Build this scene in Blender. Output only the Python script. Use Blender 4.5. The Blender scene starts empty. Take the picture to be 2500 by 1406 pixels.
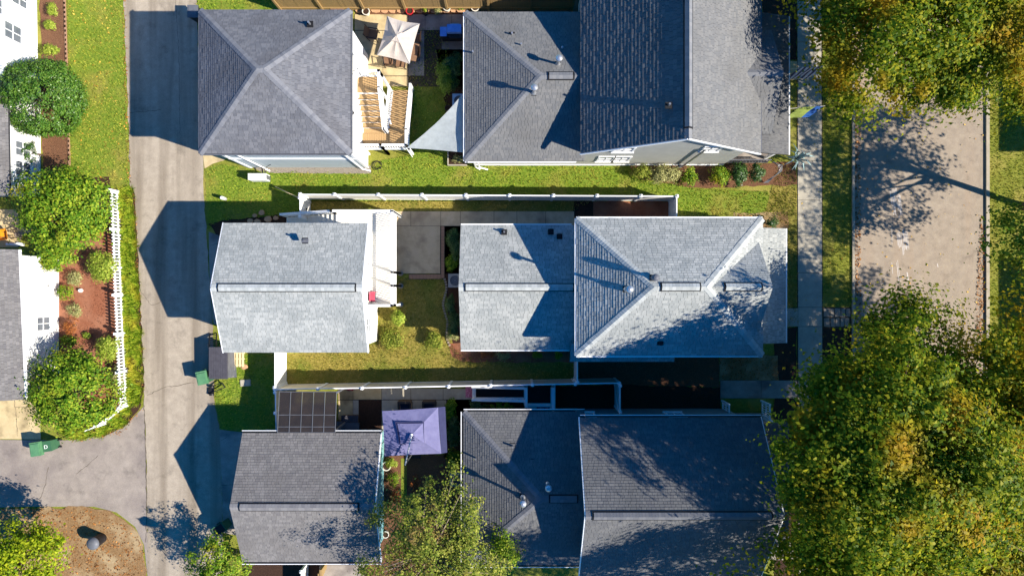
import bpy, math, random
import numpy as np
from mathutils import Vector, Matrix
random.seed(7); RNG = np.random.default_rng(11)
S = bpy.context.scene; COL = S.collection
# ---------------------------------------------------------------- camera, light, exposure
CH, FPX = 38.0, 1596.0
cd = bpy.data.cameras.new('camera'); cam = bpy.data.objects.new('camera', cd); COL.objects.link(cam)
cam.location = (0, 0, CH); cam.rotation_euler = (0, 0, 0)
cd.sensor_width = 36; cd.lens = 36 * FPX / 2500; cd.clip_end = 2000
S.camera = cam
SUNV = Vector((1.226, -0.41, 1.0)).normalized()          # towards the sun
w = bpy.data.worlds.new('World'); S.world = w; w.use_nodes = True
nt = w.node_tree; sky = nt.nodes.new('ShaderNodeTexSky'); sky.sky_type = 'NISHITA'; sky.sun_disc = False
sky.sun_elevation = math.asin(SUNV.z); sky.sun_rotation = math.atan2(SUNV.x, SUNV.y)
sky.ozone_density = 10.0; sky.air_density = 1.0; sky.dust_density = 0.0
hs = nt.nodes.new('ShaderNodeHueSaturation'); hs.inputs['Saturation'].default_value = 1.55
nt.links.new(sky.outputs[0], hs.inputs['Color']); nt.links.new(hs.outputs[0], nt.nodes['Background'].inputs[0]); nt.nodes['Background'].inputs[1].default_value = 0.1
sd = bpy.data.lights.new('sun', 'SUN'); sd.energy = 5.0; sd.angle = math.radians(0.55); sd.color = (1.0, 0.93, 0.82)
sun = bpy.data.objects.new('sun', sd); COL.objects.link(sun); sun.location = (40, -15, 40)
sun.rotation_euler = SUNV.to_track_quat('Z', 'Y').to_euler()
S.view_settings.view_transform = 'Standard'; S.view_settings.look = 'None'
S.view_settings.gamma = 1.0; S.view_settings.exposure = 0.95; S.view_settings.use_curve_mapping = False
S.cycles.max_bounces = 6; S.cycles.transparent_max_bounces = 8

# ---------------------------------------------------------------- helpers
def gx(px, z=0.0): return (px - 1250.0) * (CH - z) / FPX
def gy(py, z=0.0): return (703.0 - py) * (CH - z) / FPX
def G(px, py, z=0.0): return Vector((gx(px, z), gy(py, z), z))
def lin(r, g, b):
    f = lambda c: (c / 255 / 12.92) if c / 255 <= 0.04045 else ((c / 255 + 0.055) / 1.055) ** 2.4
    return (f(r), f(g), f(b), 1)
MATS = {}
def mat(name, c1, c2=None, c3=None, scale=3.0, rough=0.85, bump=0.0, bscale=60.0, island=False, transl=0.0,
        metal=0.0, big=None, bigscale=0.35, bigw=(0.42, 0.62), detail=6, spec=0.3, alpha=1.0, grain=0.0, stretch=None, spots=0.0):
    """procedural material: noise (or one value per piece) picks between c1/c2/c3; 'big' is a broad second tint"""
    m = bpy.data.materials.new(name); m.use_nodes = True; MATS[name] = m
    n = m.node_tree.nodes; L = m.node_tree.links; b = n['Principled BSDF']
    b.inputs['Roughness'].default_value = rough; b.inputs['Metallic'].default_value = metal
    b.inputs['Specular IOR Level'].default_value = spec
    geo = n.new('ShaderNodeNewGeometry')
    if c2 is None: c2 = tuple(min(1, c * 1.18) for c in c1[:3]) + (1,)
    if c3 is None: c3 = tuple((a + d) / 2 for a, d in zip(c1, c2))
    noi = n.new('ShaderNodeTexNoise'); noi.inputs['Scale'].default_value = scale; noi.inputs['Detail'].default_value = detail
    noi.inputs['Roughness'].default_value = 0.65
    L.new(geo.outputs['Position'], noi.inputs['Vector'])
    ramp = n.new('ShaderNodeValToRGB'); e = ramp.color_ramp.elements
    lo, hi = (0.0, 1.0) if island else (0.3, 0.7)
    e[0].position = lo; e[0].color = c1; e[1].position = hi; e[1].color = c2
    k = e.new((lo + hi) / 2); k.color = c3
    L.new(geo.outputs['Random Per Island'] if island else noi.outputs['Fac'], ramp.inputs[0])
    col = ramp.outputs[0]
    if big is not None:
        n2 = n.new('ShaderNodeTexNoise'); n2.inputs['Scale'].default_value = bigscale; n2.inputs['Detail'].default_value = 4
        if stretch:
            mp = n.new('ShaderNodeMapping'); mp.inputs['Scale'].default_value = stretch; L.new(geo.outputs['Position'], mp.inputs['Vector']); L.new(mp.outputs[0], n2.inputs['Vector'])
        else: L.new(geo.outputs['Position'], n2.inputs['Vector'])
        mr = n.new('ShaderNodeMapRange'); mr.inputs[1].default_value = bigw[0]; mr.inputs[2].default_value = bigw[1]
        L.new(n2.outputs['Fac'], mr.inputs[0])
        mx = n.new('ShaderNodeMix'); mx.data_type = 'RGBA'; L.new(mr.outputs[0], mx.inputs[0])
        L.new(col, mx.inputs[6]); mx.inputs[7].default_value = big; col = mx.outputs[2]
    if spots:
        n5 = n.new('ShaderNodeTexNoise'); n5.inputs['Scale'].default_value = 0.9; n5.inputs['Detail'].default_value = 7; n5.inputs['Roughness'].default_value = 0.7
        L.new(geo.outputs['Position'], n5.inputs['Vector'])
        m5 = n.new('ShaderNodeMapRange'); m5.inputs[1].default_value = 0.54; m5.inputs[2].default_value = 0.68; m5.inputs[3].default_value = 1; m5.inputs[4].default_value = 1 - spots
        L.new(n5.outputs['Fac'], m5.inputs[0])
        h5 = n.new('ShaderNodeHueSaturation'); L.new(m5.outputs[0], h5.inputs['Value']); L.new(col, h5.inputs['Color']); col = h5.outputs[0]
    if grain:
        n3 = n.new('ShaderNodeTexNoise'); n3.inputs['Scale'].default_value = 38; n3.inputs['Detail'].default_value = 3
        L.new(geo.outputs['Position'], n3.inputs['Vector'])
        mr3 = n.new('ShaderNodeMapRange'); mr3.inputs[1].default_value = 0.3; mr3.inputs[2].default_value = 0.7
        mr3.inputs[3].default_value = 1 - grain; mr3.inputs[4].default_value = 1 + grain
        L.new(n3.outputs['Fac'], mr3.inputs[0])
        hv = n.new('ShaderNodeHueSaturation'); L.new(mr3.outputs[0], hv.inputs['Value']); L.new(col, hv.inputs['Color']); col = hv.outputs[0]
    L.new(col, b.inputs['Base Color'])
    if bump:
        n4 = n.new('ShaderNodeTexNoise'); n4.inputs['Scale'].default_value = bscale; n4.inputs['Detail'].default_value = 4
        L.new(geo.outputs['Position'], n4.inputs['Vector'])
        bp = n.new('ShaderNodeBump'); bp.inputs['Strength'].default_value = bump; bp.inputs['Distance'].default_value = 0.05
        L.new(n4.outputs['Fac'], bp.inputs['Height']); L.new(bp.outputs[0], b.inputs['Normal'])
    if transl:
        t = n.new('ShaderNodeBsdfTranslucent'); L.new(col, t.inputs['Color'])
        ms = n.new('ShaderNodeMixShader'); ms.inputs[0].default_value = transl
        L.new(b.outputs[0], ms.inputs[1]); L.new(t.outputs[0], ms.inputs[2]); L.new(ms.outputs[0], n['Material Output'].inputs[0])
    if alpha < 1: b.inputs['Alpha'].default_value = alpha
    return m

def tag(o, label=None, cat=None, group=None, kind=None):
    if label: o['label'] = label
    if cat: o['category'] = cat
    if group: o['group'] = group
    if kind: o['kind'] = kind
    return o
def thing(name, label, cat, loc=(0, 0, 0), group=None, rz=0.0):
    o = bpy.data.objects.new(name, None); COL.objects.link(o); o.empty_display_size = 0.2
    o.location = loc; o.rotation_euler = (0, 0, rz)
    return tag(o, label, cat, group)
def root_of(o):
    p = Vector((0, 0, 0))
    while o is not None: p += o.location; o = o.parent
    return p
def link(name, me, m, parent=None, loc=None):
    o = bpy.data.objects.new(name, me); COL.objects.link(o)
    if m is not None and not me.materials: me.materials.append(MATS[m] if isinstance(m, str) else m)
    o.parent = parent
    if loc is not None: o.location = loc
    return o
class MB:
    """collects shapes in world coordinates; build() links them as ONE mesh object"""
    def __init__(s): s.v = []; s.f = []
    def add(s, vs, fs):
        k = len(s.v); s.v += [tuple(p) for p in vs]; s.f += [tuple(i + k for i in f) for f in fs]; return s
    def box(s, x0, y0, z0, x1, y1, z1):
        return s.add([(x0,y0,z0),(x1,y0,z0),(x1,y1,z0),(x0,y1,z0),(x0,y0,z1),(x1,y0,z1),(x1,y1,z1),(x0,y1,z1)],
                     [(0,3,2,1),(4,5,6,7),(0,1,5,4),(1,2,6,5),(2,3,7,6),(3,0,4,7)])
    def rbox(s, c, dx, dy, z0, z1, a=0.0, taper=0.0):
        ca, sa = math.cos(a), math.sin(a); vs = []
        for z, t in ((z0, 1 - taper), (z1, 1)):
            for sx, sy in ((-1,-1),(1,-1),(1,1),(-1,1)):
                x, y = sx*dx/2*t, sy*dy/2*t; vs.append((c[0]+x*ca-y*sa, c[1]+x*sa+y*ca, z))
        return s.add(vs, [(0,3,2,1),(4,5,6,7),(0,1,5,4),(1,2,6,5),(2,3,7,6),(3,0,4,7)])
    def bar(s, p, q, w, h=None):
        p, q = Vector(p), Vector(q); h = h or w; d = (q - p).normalized()
        u = d.cross(Vector((0,0,1)));  u = u.normalized() if u.length > 1e-4 else Vector((1,0,0))
        n = u.cross(d)
        vs = [c + u*sx*w/2 + n*sy*h/2 for c in (p, q) for sx, sy in ((-1,-1),(1,-1),(1,1),(-1,1))]
        return s.add(vs, [(0,1,2,3),(7,6,5,4),(0,4,5,1),(1,5,6,2),(2,6,7,3),(3,7,4,0)])
    def tube(s, pts, rads, n=8, cap=True):
        pts = [Vector(p) for p in pts]; vs = []; fs = []
        for i, p in enumerate(pts):
            d = (pts[min(i+1, len(pts)-1)] - pts[max(i-1, 0)]).normalized()
            u = d.cross(Vector((0.31, 0.17, 1)) if abs(d.z) < 0.95 else Vector((1, 0.1, 0))).normalized(); v = d.cross(u)
            r = rads[i] if hasattr(rads, '__len__') else rads
            for k in range(n):
                a = 2*math.pi*k/n; vs.append(p + u*math.cos(a)*r + v*math.sin(a)*r)
        for i in range(len(pts)-1):
            for k in range(n):
                fs.append((i*n+k, i*n+(k+1)%n, (i+1)*n+(k+1)%n, (i+1)*n+k))
        if cap: fs += [tuple(range(n))[::-1], tuple((len(pts)-1)*n+k for k in range(n))]
        return s.add(vs, fs)
    def lathe(s, c, prof, n=16):
        vs = []; fs = []; m = len(prof)
        for r, z in prof:
            for k in range(n):
                a = 2*math.pi*k/n; vs.append((c[0]+r*math.cos(a), c[1]+r*math.sin(a), c[2]+z))
        for i in range(m-1):
            for k in range(n): fs.append((i*n+k, i*n+(k+1)%n, (i+1)*n+(k+1)%n, (i+1)*n+k))
        fs += [tuple(range(n))[::-1], tuple((m-1)*n+k for k in range(n))]
        return s.add(vs, fs)
    def prism(s, pts, z0, z1):
        n = len(pts)
        area = sum(pts[i][0]*pts[(i+1)%n][1]-pts[(i+1)%n][0]*pts[i][1] for i in range(n))
        if area < 0: pts = pts[::-1]
        return s.add([(p[0],p[1],z0) for p in pts] + [(p[0],p[1],z1) for p in pts],
                     [tuple(range(n))[::-1], tuple(range(n, 2*n))] + [(i,(i+1)%n,n+(i+1)%n,n+i) for i in range(n)])
    def slab(s, poly, t):          # sloped convex polygon given thickness t downward
        n = len(poly)
        return s.add([tuple(p) for p in poly] + [(p[0],p[1],p[2]-t) for p in poly],
                     [tuple(range(n)), tuple(range(n, 2*n))[::-1]] + [((i+1)%n,i,n+i,n+(i+1)%n) for i in range(n)])
    def build(s, name, m, parent=None, local=False, smooth=False):
        o0 = Vector((0,0,0)) if local else root_of(parent)
        me = bpy.data.meshes.new(name); me.from_pydata([(p[0]-o0.x, p[1]-o0.y, p[2]-o0.z) for p in s.v], [], s.f); me.update()
        if smooth: me.shade_smooth()
        return link(name, me, m, parent)
def npmesh(name, V, F, m, parent=None, sub=None):
    """fast mesh from numpy arrays: V (n,3), F (k,4) or (k,3)"""
    if parent is not None: V = V - np.array(root_of(parent))
    me = bpy.data.meshes.new(name); k = F.shape[1]
    me.vertices.add(len(V)); me.vertices.foreach_set('co', V.astype(np.float32).ravel())
    me.loops.add(F.size); me.loops.foreach_set('vertex_index', F.astype(np.int32).ravel())
    me.polygons.add(len(F)); me.polygons.foreach_set('loop_start', np.arange(0, F.size, k, dtype=np.int32))
    me.update(calc_edges=True)
    return link(name, me, m, parent)
def leaf_quads(P, N, size, wid=0.62, fold=0.18, rng=RNG):
    """one folded diamond leaf for each point P with facing N"""
    n = len(P); N = N / np.linalg.norm(N, axis=1, keepdims=True)
    d = rng.normal(size=(n,3)); d -= (d*N).sum(1, keepdims=True)*N; d /= np.linalg.norm(d, axis=1, keepdims=True)
    sd_ = np.cross(N, d); sz = (size*(0.45+1.1*rng.random(n)**1.4))[:,None]
    a = P - d*sz*0.5; c = P + d*sz*0.5 - N*sz*0.1
    b = P + sd_*sz*wid*0.5 + N*sz*fold; e = P - sd_*sz*wid*0.5 + N*sz*fold
    V = np.stack([a,b,c,e],1).reshape(-1,3); F = np.arange(4*n).reshape(-1,4)
    return V, F
def sheet(name, pts, m, lvl, parent=None, kind='structure', thick=0.0):
    """flat ground covering; pts in metres; lvl = layer number (4 mm each)"""
    z = 0.004*lvl
    mb = MB(); n = len(pts)
    if thick: mb.prism(pts, z-thick-0.05, z)
    else:
        area = sum(pts[i][0]*pts[(i+1)%n][1]-pts[(i+1)%n][0]*pts[i][1] for i in range(n))
        if area < 0: pts = pts[::-1]
        mb.add([(p[0],p[1],z) for p in pts], [tuple(range(n))])
    o = mb.build(name, m, parent)
    if parent is None and kind: o['kind'] = kind
    return o
def PX(*c): return [(gx(c[i]), gy(c[i+1])) for i in range(0, len(c), 2)]
def wob(pts, amp=0.06, step=0.35):
    """roughen the outline of a polygon (soft bed edges)"""
    out = []
    for i in range(len(pts)):
        a = Vector(pts[i]); b = Vector(pts[(i+1)%len(pts)]); k = max(1, int((b-a).length/step))
        for j in range(k):
            p = a.lerp(b, j/k); out.append((p.x+random.uniform(-amp,amp), p.y+random.uniform(-amp,amp)))
    return out
def inpoly(P, poly):
    x, y = P[:,0], P[:,1]; r = np.zeros(len(P), bool); n = len(poly)
    for i in range(n):
        x0,y0 = poly[i]; x1,y1 = poly[(i+1)%n]
        c = ((y0 > y) != (y1 > y)); c &= x < (x1-x0)*(y-y0)/((y1-y0) if y1 != y0 else 1e-9) + x0
        r ^= c
    return r
def scatter(poly, dens):
    a = np.array(poly); lo, hi = a.min(0), a.max(0); n = int(dens*np.prod(hi-lo))
    P = lo + RNG.random((n,2))*(hi-lo); return P[inpoly(P, poly)]
def blades(name, polys, dens, h, wd, m, lean=0.6, z=0.0, parent=None, kind='stuff', label=None, cat=None):
    P = np.concatenate([scatter(p, dens) for p in polys]); n = len(P)
    a = RNG.random(n)*2*np.pi; hh = h*(0.5+RNG.random(n)); ln = hh*lean*(0.4+RNG.random(n))
    d = np.stack([np.cos(a), np.sin(a)],1); s_ = np.stack([-d[:,1], d[:,0]],1)*wd/2
    B = np.zeros((n,4,3)); B[:,0,:2] = P-s_; B[:,1,:2] = P+s_
    B[:,2,:2] = P+s_*0.3+d*ln[:,None]; B[:,3,:2] = P-s_*0.3+d*ln[:,None]
    B[:,:2,2] = z; B[:,2:,2] = z+hh[:,None]
    o = npmesh(name, B.reshape(-1,3), np.arange(4*n).reshape(-1,4), m, parent)
    return tag(o, label, cat, None, kind)

# ---------------------------------------------------------------- materials
mat('lawn', lin(104,112,34), lin(150,146,60), lin(124,128,44), scale=7, rough=0.95, bump=0.9, bscale=45, big=lin(150,142,66), bigscale=0.6, bigw=(0.48,0.66), grain=0.2)
mat('lawn_green', lin(86,116,28), lin(140,146,50), lin(112,132,38), scale=7, rough=0.95, bump=0.9, bscale=45, big=lin(142,136,60), bigscale=0.55, bigw=(0.5,0.7), grain=0.2)
mat('lawn_dry', lin(118,110,44), lin(158,140,74), lin(138,126,56), scale=6, rough=0.95, bump=0.9, bscale=45, big=lin(104,112,38), bigscale=0.5, bigw=(0.48,0.66), grain=0.2)
mat('blade', lin(98,122,28), lin(194,190,76), lin(142,154,46), island=True, rough=0.8, transl=0.35, big=lin(176,164,76), bigscale=0.7, bigw=(0.5,0.68))
mat('blade_green', lin(78,116,20), lin(186,190,66), lin(128,158,38), island=True, rough=0.8, transl=0.35, big=lin(172,158,70), bigscale=0.7, bigw=(0.48,0.66))
mat('blade_dry', lin(108,110,32), lin(198,176,100), lin(156,144,60), island=True, rough=0.8, transl=0.35, big=lin(114,130,38), bigscale=0.7, bigw=(0.5,0.68))
mat('liriope', lin(84,122,22), lin(196,200,64), lin(134,160,38), island=True, rough=0.6, transl=0.4, big=lin(206,192,66), bigscale=1.2, bigw=(0.5,0.7), spec=0.12)
mat('asphalt', lin(150,138,122), lin(172,159,141), lin(161,149,132), scale=2.2, rough=0.95, bump=0.25, bscale=130, big=lin(134,122,106), bigscale=1.0, bigw=(0.44,0.62), grain=0.16, stretch=(1.1,0.07,1), spots=0.28)
mat('asphalt_old', lin(136,126,116), lin(158,147,135), lin(148,137,126), scale=1.6, rough=0.95, bump=0.25, bscale=130, big=lin(124,114,108), bigscale=0.5, bigw=(0.45,0.72), grain=0.18, spots=0.28)
mat('street', lin(140,127,112), lin(161,147,129), lin(151,137,120), scale=2.0, rough=0.95, bump=0.25, bscale=130, big=lin(154,136,116), bigscale=1.0, bigw=(0.46,0.66), grain=0.16, stretch=(0.6,0.06,1), spots=0.28)
mat('crack', lin(84,76,66), lin(104,94,80), scale=8, rough=1)
mat('concrete', lin(158,150,134), lin(178,170,152), scale=2.5, rough=0.9, bump=0.1, bscale=90, grain=0.06, spots=0.2)
mat('concrete_warm', lin(176,156,116), lin(200,180,138), scale=2.2, rough=0.9, bump=0.1, bscale=90, big=lin(150,132,98), bigscale=0.9, bigw=(0.5,0.7), grain=0.08, spots=0.2)
mat('concrete_brown', lin(176,154,122), lin(206,184,150), lin(192,170,136), scale=1.8, rough=0.9, bump=0.1, bscale=90, big=lin(150,130,106), bigscale=0.8, bigw=(0.52,0.72), grain=0.1, spots=0.2)
mat('concrete_grey', lin(138,128,118), lin(162,152,140), scale=2, rough=0.9, bump=0.1, bscale=90, big=lin(112,102,96), bigscale=0.8, bigw=(0.5,0.7), grain=0.1, spots=0.2)
mat('kerb', lin(150,140,122), lin(172,160,140), scale=3, rough=0.9, grain=0.1)
mat('joint', lin(64,56,46), lin(84,74,60), scale=6, rough=1)
mat('mulch_red', lin(124,72,50), lin(170,112,82), lin(146,90,64), scale=22, rough=1, bump=1.0, bscale=50, big=lin(160,108,82), bigscale=0.9)
mat('mulch_brown', lin(84,58,42), lin(140,100,72), lin(112,78,56), scale=24, rough=1, bump=1.0, bscale=50)
mat('straw', lin(124,94,60), lin(166,134,92), lin(144,112,74), scale=14, rough=1, bump=1.0, bscale=50, big=lin(178,154,116), bigscale=0.8, bigw=(0.46,0.66))
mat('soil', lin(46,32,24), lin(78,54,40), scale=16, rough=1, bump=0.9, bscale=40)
mat('gravel', lin(116,106,96), lin(176,166,152), lin(148,138,124), scale=36, rough=1, bump=1.0, bscale=60)
mat('litter', lin(96,58,28), lin(190,132,70), lin(150,96,44), island=True, rough=0.9)
mat('litter_yellow', lin(170,120,40), lin(226,190,84), lin(200,156,58), island=True, rough=0.9)
mat('shingle_pale', lin(142, 145, 142), lin(168, 169, 164), lin(155, 157, 153), island=True, rough=0.92, spec=0.2, grain=0.18, big=lin(132, 136, 134), bigscale=0.55, bigw=(0.45,0.8), spots=0.08)
mat('shingle_slate', lin(94, 95, 100), lin(114, 114, 117), lin(104, 105, 109), island=True, rough=0.92, spec=0.2, grain=0.18, big=lin(94, 93, 95), bigscale=0.55, bigw=(0.45,0.8), spots=0.08)
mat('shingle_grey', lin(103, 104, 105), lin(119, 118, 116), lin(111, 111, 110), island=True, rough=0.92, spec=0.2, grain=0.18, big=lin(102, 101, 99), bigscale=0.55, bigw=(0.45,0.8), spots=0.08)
mat('shingle_dark', lin(93, 93, 95), lin(109, 108, 107), lin(101, 101, 101), island=True, rough=0.92, spec=0.2, grain=0.18, big=lin(90, 90, 90), bigscale=0.55, bigw=(0.45,0.8), spots=0.08)  # lower right roof's own tone; coloured-in shade on the upper right house
mat('shingle_brown', lin(106, 103, 102), lin(126, 122, 119), lin(116, 113, 110), island=True, rough=0.92, spec=0.2, grain=0.18, big=lin(104, 100, 97), bigscale=0.55, bigw=(0.45,0.8), spots=0.08)
mat('cap_pale', lin(154, 157, 154), lin(178, 180, 176), lin(166, 169, 165), island=True, rough=0.92, spec=0.2, grain=0.12)
mat('cap_slate', lin(106, 107, 112), lin(124, 124, 127), lin(115, 116, 120), island=True, rough=0.92, spec=0.2, grain=0.12)
mat('cap_grey', lin(110, 112, 115), lin(124, 124, 125), lin(117, 118, 120), island=True, rough=0.92, spec=0.2, grain=0.12)
mat('cap_dark', lin(98, 99, 104), lin(112, 112, 115), lin(105, 106, 110), island=True, rough=0.92, spec=0.2, grain=0.12)
mat('cap_brown', lin(112, 110, 111), lin(128, 126, 125), lin(120, 118, 118), island=True, rough=0.92, spec=0.2, grain=0.12)
mat('roof_deck', lin(52,52,56), rough=0.95)
mat('vent_black', lin(22,22,24), rough=0.7)
mat('white_siding', lin(226,226,222), lin(236,236,232), scale=2, rough=0.6)
mat('cream_siding', lin(232,228,212), lin(240,238,226), scale=2, rough=0.6)
mat('blue_siding', lin(170,180,186), lin(182,192,198), scale=2, rough=0.65)
mat('grey_siding', lin(164,164,158), lin(178,178,172), scale=2, rough=0.65)
mat('sage_siding', lin(118,136,136), lin(132,150,150), scale=2, rough=0.65)
mat('white_trim', lin(232,232,230), lin(240,240,238), scale=4, rough=0.5)
mat('vinyl', lin(222,220,214), lin(234,232,226), scale=1.5, rough=0.45)
mat('vinyl_tan', lin(196,186,166), lin(210,200,182), scale=1.5, rough=0.5)
mat('glass', lin(84,92,100), lin(112,118,124), scale=2, rough=0.1, spec=0.5)
mat('deck_wood', lin(138,108,72), lin(180,148,106), lin(158,128,88), island=True, rough=0.8, grain=0.14)
mat('deck_white', lin(214,208,196), lin(230,226,216), lin(222,217,206), island=True, rough=0.7)
mat('fence_wood', lin(122,98,62), lin(170,142,96), lin(146,120,78), island=True, rough=0.9, grain=0.15)
mat('black_metal', lin(26,26,28), lin(40,40,42), rough=0.5)
mat('grey_metal', lin(120,122,124), lin(150,152,154), rough=0.4, metal=0.6)
mat('galv', lin(170,172,176), lin(196,198,200), rough=0.35, metal=0.7)
mat('ac_case', lin(130,128,122), lin(156,152,146), rough=0.5)
mat('bin_green', lin(52,92,66), lin(64,106,76), scale=4, rough=0.55, grain=0.1)
mat('bin_lid', lin(76,122,86), lin(92,138,98), scale=4, rough=0.5, grain=0.1)
mat('plastic_black', lin(24,24,26), lin(40,40,44), rough=0.5)
mat('plastic_grey', lin(84,86,92), lin(104,106,112), rough=0.5)
mat('shed_top', lin(62,60,66), lin(78,76,82), scale=5, rough=0.7)
mat('canvas_beige', lin(190,178,166), lin(204,192,180), scale=3, rough=0.9, transl=0.2)
mat('canvas_lilac', lin(110,108,146), lin(124,122,158), scale=3, rough=0.9, transl=0.1, bump=0.25, bscale=5, grain=0.05)
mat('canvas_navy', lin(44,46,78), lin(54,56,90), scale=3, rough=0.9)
mat('sail', lin(164,170,168), lin(184,190,188), scale=3, rough=0.85, transl=0.2, bump=0.3, bscale=6, grain=0.05)
mat('wicker', lin(58,48,42), lin(90,76,64), scale=40, rough=0.8)
mat('cushion', lin(36,38,52), lin(48,50,64), rough=0.9)
mat('chair_sling', lin(112,84,62), lin(134,102,78), scale=20, rough=0.8)
mat('pot_white', lin(206,200,184), rough=0.6); mat('pot_red', lin(176,36,44), rough=0.5); mat('pot_dark', lin(52,44,40), rough=0.6)
mat('grill_blue', lin(96,140,206), lin(124,164,222), scale=4, rough=0.5)
mat('red_paint', lin(166,66,84), lin(186,86,104), rough=0.6)
mat('orange_paint', lin(226,140,24), lin(240,160,40), rough=0.5)
mat('smoke_panel', lin(46,42,40), lin(62,54,48), scale=1.5, rough=0.25, alpha=0.82, spec=0.5)
mat('bark', lin(72,58,46), lin(108,90,72), scale=14, rough=1, bump=0.8, bscale=24)
mat('twig', lin(120,104,86), lin(160,142,120), scale=14, rough=1)
mat('leaf_maple', lin(58,92,18), lin(186,180,46), lin(112,136,26), island=True, rough=0.5, transl=0.55, big=lin(196,154,34), bigscale=0.4, bigw=(0.52,0.72), spec=0.12)
mat('leaf_gold', lin(100,126,20), lin(226,202,50), lin(168,172,32), island=True, rough=0.5, transl=0.55, big=lin(222,178,36), bigscale=0.45, bigw=(0.48,0.66), spec=0.12)
mat('leaf_dark', lin(34,66,22), lin(92,122,56), lin(56,92,34), island=True, rough=0.4, transl=0.2, spec=0.4)
mat('leaf_holly', lin(48,88,22), lin(116,146,56), lin(76,116,32), island=True, rough=0.4, transl=0.2, spec=0.35)
mat('leaf_bright', lin(70,112,24), lin(166,178,52), lin(106,140,34), island=True, rough=0.5, transl=0.3, big=lin(168,150,40), bigscale=0.7, bigw=(0.56,0.74), spec=0.12)
mat('leaf_lime', lin(110,138,40), lin(186,192,84), lin(146,164,56), island=True, rough=0.5, transl=0.3, spec=0.12)
mat('leaf_pale', lin(120,124,72), lin(190,184,124), lin(152,152,92), island=True, rough=0.6, transl=0.25)
mat('leaf_rust', lin(122,62,34), lin(186,120,56), lin(150,88,40), island=True, rough=0.6, transl=0.25)
mat('leaf_twiggy', lin(84,108,34), lin(176,176,78), lin(128,140,50), island=True, rough=0.6, transl=0.35, big=lin(150,126,74), bigscale=0.8, bigw=(0.54,0.7), spec=0.12)
mat('leaf_yellowgreen', lin(92,122,14), lin(190,196,44), lin(138,156,24), island=True, rough=0.5, transl=0.4, spec=0.12)
mat('stone', lin(110,100,88), lin(168,156,138), lin(140,128,112), island=True, rough=0.95, bump=0.4, bscale=20, grain=0.1)
mat('stone_tan', lin(158,112,80), lin(206,168,130), lin(184,140,104), island=True, rough=0.95, bump=0.4, bscale=20, grain=0.12)
mat('brick_edge', lin(120,84,66), lin(176,146,120), lin(148,112,90), island=True, rough=0.95)
mat('chalk', lin(188,178,170), lin(222,216,208), rough=1)
mat('black_mat', lin(16,17,20), lin(26,27,30), rough=0.8)
mat('rug_pink', lin(176,84,104), lin(232,176,190), lin(204,120,144), scale=14, rough=0.95)
mat('pallet', lin(204,180,132), lin(228,208,164), lin(216,194,148), island=True, rough=0.9)
mat('flag_blue', lin(40,84,150), rough=0.8); mat('flag_yellow', lin(132,146,70), rough=0.8)
mat('flag_grey', lin(84,80,100), rough=0.8); mat('flag_pale', lin(190,186,190), rough=0.8)
mat('wire', lin(170,176,182), rough=0.4, metal=0.5)
mat('agave', lin(110,136,136), lin(160,184,180), scale=8, rough=0.5)
mat('flower', lin(150,34,44), lin(224,120,130), lin(196,60,70), island=True, rough=0.7)
# painted waves on the lower garage wall
m = mat('mural', lin(40,108,116), lin(150,196,198), rough=0.7)
_n = m.node_tree.nodes; _w = _n.new('ShaderNodeTexWave'); _w.inputs['Scale'].default_value = 1.3; _w.inputs['Distortion'].default_value = 9
_w.inputs['Detail'].default_value = 3; _w.inputs['Detail Scale'].default_value = 1.6; _w.bands_direction = 'Z'
_g = [q for q in _n if q.type == 'NEW_GEOMETRY'][0]; _r = [q for q in _n if q.type == 'VALTORGB'][0]
m.node_tree.links.new(_g.outputs['Position'], _w.inputs['Vector']); m.node_tree.links.new(_w.outputs['Fac'], _r.inputs[0])
# ---------------------------------------------------------------- the ground
def struct(o): o['kind'] = 'structure'; return o
g = MB().add([(-250,-250,-0.012),(250,-250,-0.012),(250,250,-0.012),(-250,250,-0.012)], [(0,1,2,3)]).build('ground', 'lawn'); struct(g)
LAWN_W = PX(165,-60, 300,-60, 302,0, 312,250, 320,468, 268,470, 172,440)
LAWN_N = PX(500,412, 545,402, 630,418, 905,424, 930,392, 1000,380, 1100,366, 1100,405, 1540,405, 1700,462, 1945,470, 1945,530, 1660,530, 1655,492, 760,492, 735,520, 690,528, 540,540, 508,560)
LAWN_C = PX(760,490, 1448,490, 1400,516, 955,516, 955,680, 1085,680, 1085,770, 1110,850, 1400,890, 1405,940, 700,940, 700,866, 920,840, 920,740, 950,740, 950,520, 820,540, 740,520)
LAWN_P = PX(985,70, 1095,72, 1095,130, 1070,200, 1100,260, 1105,366, 1000,380, 1000,190)
sheet('lawn', LAWN_W, 'lawn_green', 1); sheet('lawn', LAWN_N, 'lawn_green', 1); sheet('lawn', LAWN_C, 'lawn_dry', 1); sheet('lawn', LAWN_P, 'lawn_green', 1)
LAWN_SW = PX(528,868, 670,862, 670,1050, 540,1048, 526,985); sheet('lawn', LAWN_SW, 'lawn_green', 1)
LAWN_E = PX(2416,-60, 2600,-60, 2600,1460, 2416,1460); sheet('lawn', LAWN_E, 'lawn', 1)
VERGE = PX(2006,-60, 2080,-60, 2080,748, 2008,748); sheet('verge', VERGE, 'lawn', 1)
FRONT_C = PX(1900,400, 1945,400, 1948,800, 1918,800, 1918,555, 1865,530); sheet('lawn', FRONT_C, 'lawn_dry', 2)
LAWN_TL = PX(480,-60, 700,-60, 720,24, 482,24); sheet('lawn', LAWN_TL, 'lawn_green', 1)
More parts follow.
